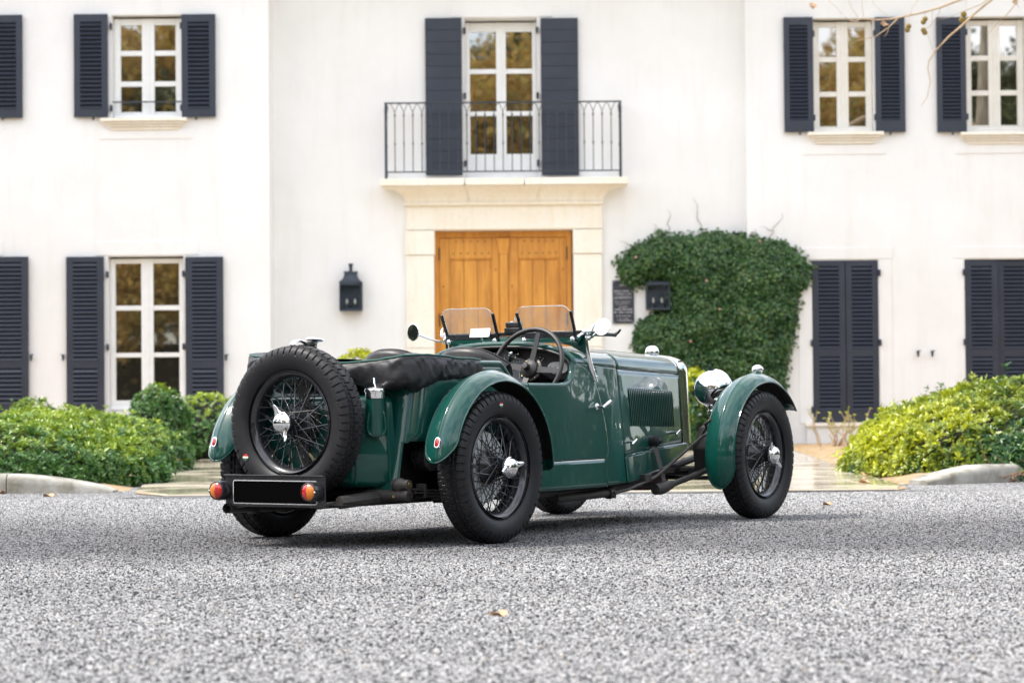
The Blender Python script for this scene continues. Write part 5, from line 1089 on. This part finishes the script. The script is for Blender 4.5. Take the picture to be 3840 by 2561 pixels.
# ---- wheels
RT, RIM = .362, .2415
def tyre_mesh():
    prof = [(0, .362), (.014, .3618), (.0165, .3617), (.0205, .3614), (.034, .3606), (.037, .360), (.041, .3595), (.052, .3565), (.059, .3525), (.065, .3470), (.0695, .340), (.0728, .332), (.0748, .324), (.0758, .314), (.0758, .304), (.0745, .292), (.0715, .278), (.067, .266), (.061, .256), (.054, .2485), (.050, .244), (.046, .236)]
    full = [(-y, r) for y, r in reversed(prof[1:])] + prof; NL = 58; SUB = 14; NA = NL * SUB; V = []
    for a_i in range(NA):
        ph = (a_i % SUB) / SUB; lug = a_i // SUB; a = 2 * math.pi * a_i / NA; ca, sa = math.cos(a), math.sin(a)
        for y, r in full:
            ay = abs(y); dpt = 0
            if ay <= .041:
                ph2 = (ph + (.5 if .0205 < ay else 0)) % 1
                if .0165 <= ay <= .0205 or .037 <= ay <= .041: dpt = .007
                elif ph2 < .2: dpt = .008
            elif r > (.3235 if lug % 2 else .331) and ph < .2: dpt = .008
            n_ = (ay / .08) ** 3; V.append((r * ca - dpt * ca * (1 - n_), y - math.copysign(dpt * n_, y), r * sa - dpt * sa * (1 - n_)))
    g = MB(); n = len(full); g.v = V
    for i in range(NA):
        for j in range(n - 1): b_ = ((i + 1) % NA) * n + j; g.f.append((i * n + j, i * n + j + 1, b_ + 1, b_))
    return g
tyre_src = None
def make_wheel(loc, rz, spin=0, nut=0):
    """outer face looks to local -Y"""
    global tyre_src
    root_prof = [(.2415, -.062), (.2445, -.058), (.244, -.051), (.2375, -.049), (.232, -.044), (.224, -.036), (.2165, -.02), (.215, .0), (.2165, .02), (.224, .036), (.232, .044), (.2375, .049), (.244, .051), (.2445, .058), (.2415, .062)]
    if tyre_src is None:
        g = MB(); g.lathe([(r, -h) for r, h in root_prof] + [(r - .006, -h) for r, h in reversed(root_prof)], (0, 0, 0), (0, -1, 0), 72)
        # hub shell: wide inner flange, narrow outer flange
        g.lathe([(.040, .03), (.074, .03), (.078, .025), (.078, .012), (.070, .004), (.054, -.022), (.044, -.05), (.040, -.066), (.040, -.085), (.047, -.088), (.047, -.098), (.036, -.10), (.034, -.11), (0, -.11)], (0, 0, 0), (0, 1, 0), 40)
        w_ = obj('wheel', g, K['rim'], car); t_ = obj('tyre', tyre_mesh(), K['rubber'], w_, angle=28)
        def spoke(a, rb, yb_, re, ye, da, nm):
            g = MB(); p0 = Vector((rb * math.cos(a), yb_, rb * math.sin(a))); p1 = Vector((re * math.cos(a + da), ye, re * math.sin(a + da))); dv = (p1 - p0); g.tube([p0, p1 - dv * .09, p1 - dv * .085, p1], [.0027, .0027, .0042, .0042], 6); return obj(nm, g, K['rim'], w_)
        kinds = [spoke(0, .046, -.066, .217, -.012, R_(62), 'spoke'), spoke(0, .046, -.070, .217, -.004, R_(-62), 'spoke'), spoke(0, .077, .022, .217, -.022, R_(46), 'spoke'), spoke(0, .077, .014, .217, .006, R_(-46), 'spoke')]
        for kd, cnt, ph in zip(kinds, (12, 12, 20, 20), (0, .13, .05, .2)):
            kd.rotation_euler = (0, ph, 0)
            for i in range(1, cnt): inst(kd, w_, rot=(0, ph + 2 * math.pi * i / cnt, 0))
        g = MB(); g.lathe([(.049, 0), (.051, .006), (.051, .012), (.046, .016), (.044, .024), (.036, .034), (.022, .040), (.009, .042), (0, .043)], (0, -.098, 0), (0, -1, 0), 32)
        for e in (0, math.pi):
            rows = []
            for t, wd, hh in ((.030, .026, .020), (.048, .022, .022), (.060, .014, .024), (.074, .0115, .027), (.086, .009, .031), (.092, .004, .033)):
                c = Vector((t * math.cos(e), 0, t * math.sin(e))); n2 = Vector((-math.sin(e), 0, math.cos(e))); rows.append([tuple(c + n2 * (wd * math.cos(b)) + Vector((0, -.098 - hh * .8 - .0065 * math.sin(b), 0))) for b in np.linspace(0, 2 * math.pi, 13)[:-1]])
            g.grid(rows, wv=True); 
        sp_ = obj('spinner', g, K['chrome'], w_, angle=45)
        g = MB(); g.cyl((.205, -.02, .03), (.172, -.03, .025), .0042, 8); obj('valve', g, K['brass'], w_)
        tyre_src = (w_, list(w_.children))
    else:
        w_ = tyre_src[0].copy(); COL.objects.link(w_); w_.parent = car
        for ch in tyre_src[1]: inst(ch, w_)
    w_.location = loc; w_.rotation_euler = Euler((0, 0, rz)) ; w_.rotation_mode = 'XYZ'
    w_.matrix_basis = Matrix.Translation(loc) @ Matrix.Rotation(rz, 4, 'Z') @ Matrix.Rotation(spin, 4, 'Y')
    for ch in w_.children:
        if ch.name.startswith('spinner'): ch.rotation_euler = (0, nut - spin, 0)
    return w_
TR = 1.331 / 2
wheels = [make_wheel((0, -TR, RT), 0, .3, R_(-12)), make_wheel((2.632, -TR, RT), R_(1.5), 1.4, R_(52)), make_wheel((0, TR, RT), R_(180), 2.0), make_wheel((2.632, TR, RT), R_(180), .8)]
sparew = make_wheel((-.640, 0, .583), R_(-90), 1.1, R_(68)); sparew.name = 'spare_wheel'; sparew['label'] = 'spare wire wheel mounted upright on the tail'
for lx, s in ((0, -1), (2.632, -1), (0, 1), (2.632, 1)):
    g = MB(); g.lathe([(.0, .118), (.07, .118), (.15, .112), (.168, .108), (.172, .10), (.172, .048), (.168, .038), (.165, .035), (.05, .033)], (lx, s * TR, RT), (0, -s, 0), 44); g.add([], []); obj('brake_drum', g, K['drum'], car)
# tyre decals
def decal(wc, axis, ang, r, y, cols, tilt, R=.016):
    q = Vector(axis).to_track_quat('Z', 'Y'); u_ = q @ Vector((1, 0, 0)); v_ = q @ Vector((0, 1, 0)); c = Vector(wc)
    up_ = Vector((0, 0, 1)); sd2 = Vector(axis).cross(up_).normalized(); p = c + (sd2 * math.sin(ang) + up_ * math.cos(ang)) * r + Vector(axis) * y
    for (f0, f1), k in zip(((-1, -.25), (-.25, .3), (.3, 1)), cols):
        g = MB(); pts = []
        for t in np.linspace(f0, f1, 8): pts.append((math.sqrt(max(0, 1 - t * t)), t))
        P = [p + (sd2 * a_ * R + up_ * b_ * R) for a_, b_ in pts] + [p + (sd2 * -a_ * R + up_ * b_ * R) for a_, b_ in reversed(pts)]; g.prism(P, Vector(axis) * -.004); obj('tyre_decal', g, K[k], car, smooth=False)
decal((-.640, 0, .583), (-1, 0, 0), R_(123), .297, .0775, ('decal_g', 'decal_w', 'decal_r'), 0)
decal((0, -TR, RT), (0, -1, 0), R_(4), .297, .0775, ('decal_g', 'decal_w', 'decal_r'), 0, .013)

# ---- cycle wings
def wing(cx, s, a0, a1, nm, lift=0.0, label=None):
    yi, yo = .574, .752; rows = []; n1, n2 = 60, 41
    secr = spl([0, .15, .35, .55, .75, .9, 1], [.414, .437, .452, .458, .449, .430, .409])
    for i in range(n1):
        q = i / (n1 - 1); row = []
        for k in range(n2):
            t = k / (n2 - 1); ed = 1 - math.sqrt(max(0, 1 - (2 * t - 1) ** 2 * .98)); e0 = a0 + ed * .07; e1 = a1 - ed * .30; a = e0 + (e1 - e0) * q; r = secr(t) + lift
            bead = .0045 * math.exp(-((t - .56) / .03) ** 2); y = yi + (yo - yi) * t; row.append((cx + (r + bead) * math.cos(a), s * y, RT + (r + bead) * math.sin(a)))
        rows.append(row)
    g = MB(); g.grid(rows); w_ = obj('wing', g, K['paint'], car, solid=.004, angle=70)
    if label: w_['label'] = label
    edge = [rows[i][0] for i in range(n1)] + [rows[-1][k] for k in range(1, n2)] + [rows[i][-1] for i in range(n1 - 2, -1, -1)] + [rows[0][k] for k in range(n2 - 2, 0, -1)]
    g = MB(); g.tube(edge, .0042, 6, closed=True); obj('wing_edge', g, K['paint'], w_)
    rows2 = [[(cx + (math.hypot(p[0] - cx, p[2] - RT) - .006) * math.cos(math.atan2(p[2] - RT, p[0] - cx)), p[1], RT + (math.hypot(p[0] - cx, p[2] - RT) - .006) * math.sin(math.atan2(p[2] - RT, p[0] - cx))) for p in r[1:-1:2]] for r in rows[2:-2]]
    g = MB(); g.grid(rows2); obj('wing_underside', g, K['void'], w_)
    for q in (.3, .7):
        a = a0 + (a1 - a0) * q; g = MB(); g.tube([(cx + .43 * math.cos(a), s * .60, RT + .43 * math.sin(a)), (cx + .40 * math.cos(a), s * .54, RT + .38 * math.sin(a)), (cx + .1 * math.cos(a), s * .45, RT + .1 * math.sin(a))], .010, 8); obj('wing_stay', g, K['iron'], w_)
    return w_
for s in (-1, 1):
    wr = wing(0, s, R_(-3), R_(176), 1)
    wf = wing(2.632, s, R_(33), R_(203), 0)
    # oval red reflector on the tail of the rear wing
    q = Vector((-.445, s * .677, .487)); nrm = Vector((-.96, 0, .27)).normalized(); u_ = Vector((0, 1, 0)); v_ = nrm.cross(u_).normalized()
    def oval(k, d): return [q + nrm * d + u_ * (.0155 * k * math.copysign(abs(math.cos(a)) ** .8, math.cos(a))) + v_ * (.0265 * k * math.copysign(abs(math.sin(a)) ** .8, math.sin(a))) for a in np.linspace(0, 2 * math.pi, 29)[:-1]]
    g = MB(); g.grid([[tuple(p) for p in oval(k, d)] for k, d in ((1.0, -.012), (1.0, .004), (.94, .007), (.80, .007))], wv=True); rf = obj('reflector', g, K['chrome'], wr)
    g = MB(); g.grid([[tuple(p) for p in oval(k, d)] for k, d in ((.84, .005), (.6, .0085), (.02, .010))], wv=True); obj('reflector_lens', g, K['lens_r'], rf)
    # side lamp on the crown of the front wing
    g = MB(); c = Vector((2.685, s * .652, .838)); rows = []
    for i in range(13):
        t = math.pi * i / 12; rows.append([(c.x + .046 * -math.cos(t), c.y + .027 * math.sin(t) ** .8 * math.cos(b) + 1e-6, c.z + .004 + .028 * math.sin(t) ** .8 * math.sin(b)) for b in np.linspace(0, 2 * math.pi, 19)[:-1]])
    g.grid(rows, wv=True); g.lathe([(.022, -.028), (.022, -.014), (.012, -.006)], c, (0, 0, 1), 18); obj('side_lamp', g, K['chrome'], wf)
    # headlamp
    c = Vector((2.575, s * .42, .735)); g = MB(); g.lathe([(0, -.115), (.03, -.111), (.060, -.097), (.082, -.074), (.098, -.042), (.1065, -.006), (.108, .02), (.112, .022), (.113, .034), (.108, .040), (.10, .042), (.06, .056), (0, .062)], c, (1, 0, 0), 40)
    g.box(c.x - .02, c.x + .006, c.y - .012, c.y + .012, c.z + .10, c.z + .116); hl = obj('headlamp', g, K['chrome'], car, angle=50)
    g = MB(); g.lathe([(.050, .075), (.044, .058), (.026, .028), (.018, .012), (.024, .006), (.024, -.008), (.017, -.010)], (c.x - .012, c.y, .604), (0, 0, 1), 22); obj('lamp_foot', g, K['chrome'], hl)
    g = MB(); g.tube([(c.x - .012, c.y, .60), (c.x - .012, c.y, .52), (c.x - .02, c.y * .97, .44), (c.x - .03, c.y * .93, .36)], [.016, .016, .017, .02], 10); g.tube([(c.x - .03, c.y + s * .01, .585), (c.x - .08, c.y * .96, .50), (c.x - .15, c.y * .9, .41)], .006, 8); obj('lamp_bracket', g, K['iron'], car)

# ---- chassis, springs, dampers, linkage
for s in (-1, 1):
    g = MB(); g.tube([(-.70, s * .30, .215), (-.45, s * .36, .235), (.1, s * .385, .225), (1.0, s * .40, .205), (1.7, s * .36, .215), (2.2, s * .30, .28), (2.6, s * .28, .34), (3.0, s * .28, .33)], [.03, .03, .03, .03, .028, .022, .022, .022], 8); obj('chassis_rail', g, K['iron'], car)
    # rear leaf spring outside the rail
    for k in range(5):
        g = MB(); L0, L1 = .46 - .07 * k, .5 - .09 * k; P = [(x, s * .475, .283 - .014 * k - .05 * (1 - (x / .5) ** 2) * .5) for x in np.linspace(-L0, L1, 9)]; g.grid([[(x, y - .022, z) for x, y, z in P], [(x, y + .022, z) for x, y, z in P], [(x, y + .022, z - .008) for x, y, z in P], [(x, y - .022, z - .008) for x, y, z in P]], wu=True); obj('spring_leaf', g, K['iron'], car, angle=30)
    for x in (-.30, -.10, .10): g = MB(); g.box(x - .008, x + .008, s * .475 - .027, s * .475 + .027, .225, .292); obj('spring_clip', g, K['iron'], car, smooth=False, bevel=.004)
    g = MB(); g.cyl((-.47, s * .44, .292), (-.47, s * .53, .292), .024, 16); g.lathe([(.020, 0), (.030, .012), (.034, .03), (.030, .05), (.020, .064)], (-.47, s * .442, .292), (0, s, 0), 18); g.tube([(-.47, s * .47, .29), (-.475, s * .475, .262), (-.47, s * .47, .235)], [.018, .015, .02], 10); g.cyl((-.47, s * .43, .236), (-.47, s * .53, .236), .020, 14); obj('spring_shackle', g, K['iron'], car)
    g = MB(); g.cyl((-.47, s * .525, .292), (-.47, s * .536, .292), .012, 10); g.cyl((-.492, s * .46, .24), (-.50, s * .46, .24), .008, 8); obj('grease_nipple', g, K['brass'], car)
    # friction damper inside the wheel arch
    for k in range(6): g = MB(); g.lathe([(.02, -.005), (.068 - .003 * (k % 2), -.005), (.068 - .003 * (k % 2), .005), (.02, .005)], (-.23, s * (.42 + .0125 * k), .415), (0, s, 0), 30); obj('damper_disc', g, K['blackmet'], car)
    g = MB(); g.tube([(-.23, s * .46, .415), (-.13, s * .46, .36), (-.02, s * .48, .27)], [.018, .015, .014], 8); g.lathe([(.03, 0), (.03, .012), (.012, .014), (.012, .03), (0, .03)], (-.23, s * .488, .415), (0, s, 0), 16); obj('damper_arm', g, K['iron'], car)
    # front: damper above the rail, long arm, drag link, torque rod
    pv = Vector((1.985, s * Yb(1.985, .448), .448)); g = MB(); g.cyl(pv - Vector((0, s * .05, 0)), pv + Vector((0, s * .046, 0)), .030, 22); g.lathe([(.024, .046), (.024, .058), (.012, .060), (.010, .075), (0, .075)], pv, (0, s, 0), 8); obj('damper_pivot', g, K['blackmet'], car)
    g = MB(); jl = Vector((1.985, s * .455, .20)); a = pv + Vector((.0, s * .035, -.02)); rows = []
    for t in np.linspace(0, 1, 8): c = a.lerp(jl, t); rows.append([tuple(c + Vector((dx, s * dy, 0))) for dx, dy in ((-.020 + .004 * t, -.006), (.0, .010), (.020 - .004 * t, -.006), (.0, -.014))])
    g.grid(rows, wv=True); obj('damper_arm', g, K['iron'], car, angle=50)
    g = MB(); g.tube([jl + Vector((-.10, -s * .01, -.012)), jl + Vector((-.05, -s * .005, -.01)), jl + Vector((0, 0, 0)), jl + Vector((.06, s * .003, .012))], [.030, .033, .030, .022], 16); g.tube([jl, (2.25, s * .46, .245), (2.44, s * .465, .283), (2.60, s * .47, .30)], [.017, .0165, .0165, .02], 12); obj('drag_link', g, K['iron'], car)
    g = MB(); g.tube([(1.45, s * .45, .185), (1.60, s * .45, .198), (1.823, s * .45, .240), (1.90, s * .45, .262), (2.15, s * .45, .365), (2.40, s * .45, .468), (2.55, s * .46, .50)], [.009, .009, .009, .009, .009, .009, .009], 10); obj('brake_rod', g, K['iron'], car)
    g = MB(); g.box(1.76, 1.83, s * .44 - .02, s * .44 + .02, .238, .275); obj('rod_bracket', g, K['iron'], car, smooth=False, bevel=.004)
    # side tube (silencer pipe) low along the flank
    g = MB(); g.tube([(.93, s * .42, .172), (1.45, s * .42, .184)], .022, 16); g.lathe([(.030, -.02), (.033, 0), (.030, .03), (.018, .05)], (1.45, s * .42, .184), (1, 0, .03), 14); g.tube([(1.5, s * .42, .186), (1.5, s * .42, .155)], [.018, .010], 8); obj('side_tube', g, K['iron'], car)
    # front leaf spring and clip
    for k in range(4):
        L0 = .44 - .09 * k; P = [(2.632 + x, s * .30, .325 - .010 * k - .03 * (1 - (x / .45) ** 2)) for x in np.linspace(-L0, L0, 9)]; g = MB(); g.grid([[(x, y - .02, z) for x, y, z in P], [(x, y + .02, z) for x, y, z in P], [(x, y + .02, z - .007) for x, y, z in P], [(x, y - .02, z - .007) for x, y, z in P]], wu=True); obj('spring_leaf', g, K['iron'], car, angle=30)
    g = MB(); g.tube([(2.632, s * .56, RT), (2.632, s * .50, .355), (2.632, s * .42, .30)], [.03, .036, .03], 10); g.lathe([(.04, 0), (.165, .0), (.165, .014), (.04, .02)], (2.632, s * (TR - .125), RT), (0, s, 0), 30); obj('king_pin', g, K['iron'], car)
    g = MB(); g.prism([(2.44, s * .36, .40), (2.52, s * .36, .52), (2.60, s * .36, .54), (2.70, s * .36, .40), (2.68, s * .36, .27), (2.46, s * .36, .27)], (0, s * .09, 0)); obj('wing_bracket', g, K['iron'], car, smooth=False, bevel=.01)
g = MB(); g.tube([(2.632, -.45, .30), (2.632, -.30, .265), (2.632, 0, .26), (2.632, .30, .265), (2.632, .45, .30)], .026, 12); obj('front_axle', g, K['iron'], car)
g = MB(); g.tube([(2.42, -.5, .235), (2.42, .5, .235)], .012, 10); obj('track_rod', g, K['iron'], car)
g = MB(); g.tube([(0, -.56, RT), (0, -.2, RT), (0, 0, RT), (0, .2, RT), (0, .56, RT)], [.045, .042, .12, .042, .045], 18); obj('rear_axle', g, K['iron'], car)
g = MB(); g.tube([(-.47, -.53, .243), (-.47, .53, .243)], .026, 14); obj('rear_crossmember', g, K['iron'], car)
g = MB(); g.prism([(1.7, -.18, .30), (2.45, -.18, .30), (2.5, -.18, .20), (2.3, -.18, .165), (1.8, -.18, .18)], (0, .36, 0)); obj('sump', g, K['red'], car, smooth=False, bevel=.02)
g = MB(); g.box(1.6, 2.55, -.2, .2, .26, .80); obj('engine', g, K['iron'], car, smooth=False, bevel=.02)
g = MB(); g.box(-.74, 2.3, -.35, .35, .196, .206); obj('shade_undertray', g, K['void'], car, smooth=False)  # flat tray widened and lowered to deepen the shade under the car

# ---- tail: plate, lamps, exhaust, spare carrier
XP = -.792
g = MB(); g.box(XP + .004, XP + .012, -.288, .312, .194, .342); g.box(XP - .012, XP + .012, -.288, .312, .338, .343); pb = obj('plate_board', g, K['blackmet'], car, smooth=False, bevel=.003)
def rr(y0, y1, z0, z1, r, x): return [(x, (y0 + r if i in (1, 2) else y1 - r) + r * math.cos(a), (z0 + r if i in (2, 3) else z1 - r) + r * math.sin(a)) for i, a0 in enumerate((0, 90, 180, 270)) for a in np.radians(np.linspace(a0, a0 + 90, 6))]
g = MB(); g.prism(rr(-.243, .262, .207, .318, .012, XP), (.003, 0, 0)); np_ = obj('number_plate', g, K['plate_w'], pb, smooth=False)
g = MB(); g.prism(rr(-.2385, .2575, .2115, .3135, .009, XP - .002), (.0015, 0, 0)); obj('plate_face', g, K['plate'], pb, smooth=False)
for yl_, sgn in ((.322, 1), (-.232, -1)):
    c = Vector((XP - .008, yl_, .268)); g = MB(); g.lathe([(.046, -.012), (.047, .02), (.046, .034), (.0435, .044), (.0395, .046), (.038, .040)], c, (-1, 0, 0), 32); tlp = obj('tail_lamp', g, K['blackmet'], car)
    for lo, col_, outer in ((0, 'lens_r', False), (1, 'lens_a', True)):
        a0 = (-90 if ((sgn > 0) == outer) else 90); rows = []
        for rr_, hh in ((.0385, .042), (.034, .048), (.024, .053), (.012, .056), (.0008, .057)): rows.append([(c.x - hh + .0006 * (k % 2), c.y + rr_ * math.cos(R_(a0 + 180 * k / 20)), c.z + rr_ * math.sin(R_(a0 + 180 * k / 20))) for k in range(21)])
        g = MB(); g.grid(rows); obj('lens', g, K[col_], tlp, angle=60)
    g = MB(); g.ball(c + Vector((-.046, sgn * .040, 0)), .0055, 8); obj('lens_screw', g, K['chrome'], tlp)
    if sgn > 0: g = MB(); g.lathe([(.043, -.034), (.0435, -.012)], c, (-1, 0, 0), 30); obj('lamp_gasket', g, K['brown'], tlp)
    if sgn > 0: g = MB(); g.lathe([(.0, -.05), (.044, -.05), (.0445, -.034)], c, (-1, 0, 0), 30); obj('lamp_base', g, K['blackmet'], tlp)
g = MB(); g.tube([(-.80, .297, .183), (-.55, .300, .180), (-.2, .305, .178), (.6, .28, .19), (1.6, .26, .22)], .0235, 18, caps=False); g.tube([(-.80, .297, .183), (-.55, .300, .180)], .0205, 18, caps=False); g.lathe([(.0, 0), (.018, .0)], (-.56, .30, .18), (-1, 0, 0), 16); g.lathe([(.024, -.012), (.024, .012)], (-.60, .30, .181), (1, 0, 0), 18); ex = obj('exhaust_pipe', g, K['iron'], car)
g = MB(); g.box(-.612, -.59, .27, .33, .15, .165); g.cyl((-.60, .30, .165), (-.60, .30, .148), .012, 8); obj('exhaust_clamp', g, K['iron'], ex)
for y in (-.24, .24): g = MB(); g.tube([(-.47, y, .22), (-.66, y, .205), (XP + .01, y, .20)], .014, 8); obj('plate_bracket', g, K['iron'], car)
g = MB(); g.box(XP + .012, -.46, -.27, -.20, .190, .205); obj('tail_strut', g, K['iron'], car, smooth=False)
g = MB(); g.cyl((-.57, 0, .583), (-.648, 0, .583), .03, 16); g.lathe([(.10, 0), (.10, .012), (.05, .014)], (-.585, 0, .583), (-1, 0, 0), 24); g.box(-.585, -.575, -.03, .03, .25, .95); g.tube([(-.582, 0, .93), (-.55, 0, .955), (-.50, 0, .95)], .012, 8); obj('spare_carrier', g, K['iron'], car)
P = curve([(-.660, 0, .940), (-.665, 0, .952), (-.635, 0, .968), (-.595, 0, .965), (-.56, 0, .95), (-.545, 0, .935)], 20); g = MB(); rows = []
for i, p in enumerate(P):
    t = (P[min(i + 1, 19)] - P[max(i - 1, 0)]).normalized(); n2 = t.cross(Vector((0, 1, 0))); hw = .019 - .006 * i / 19; rows.append([tuple(p + Vector((0, hw * math.cos(b), 0)) + n2 * .006 * math.sin(b)) for b in np.linspace(0, 2 * math.pi, 11)[:-1]])
g.grid(rows, wv=True); sc_ = obj('spare_clamp', g, K['chrome'], car)
g = MB(); g.lathe([(.016, -.075), (.013, -.05), (.0125, -.02), (.017, -.008), (.026, -.005), (.0385, -.003), (.041, .002), (.040, .008), (.030, .011), (0, .012)], (-.50, 0, .972), (.12, 0, 1), 10); obj('clamp_handwheel', g, K['chrome'], car, angle=25)
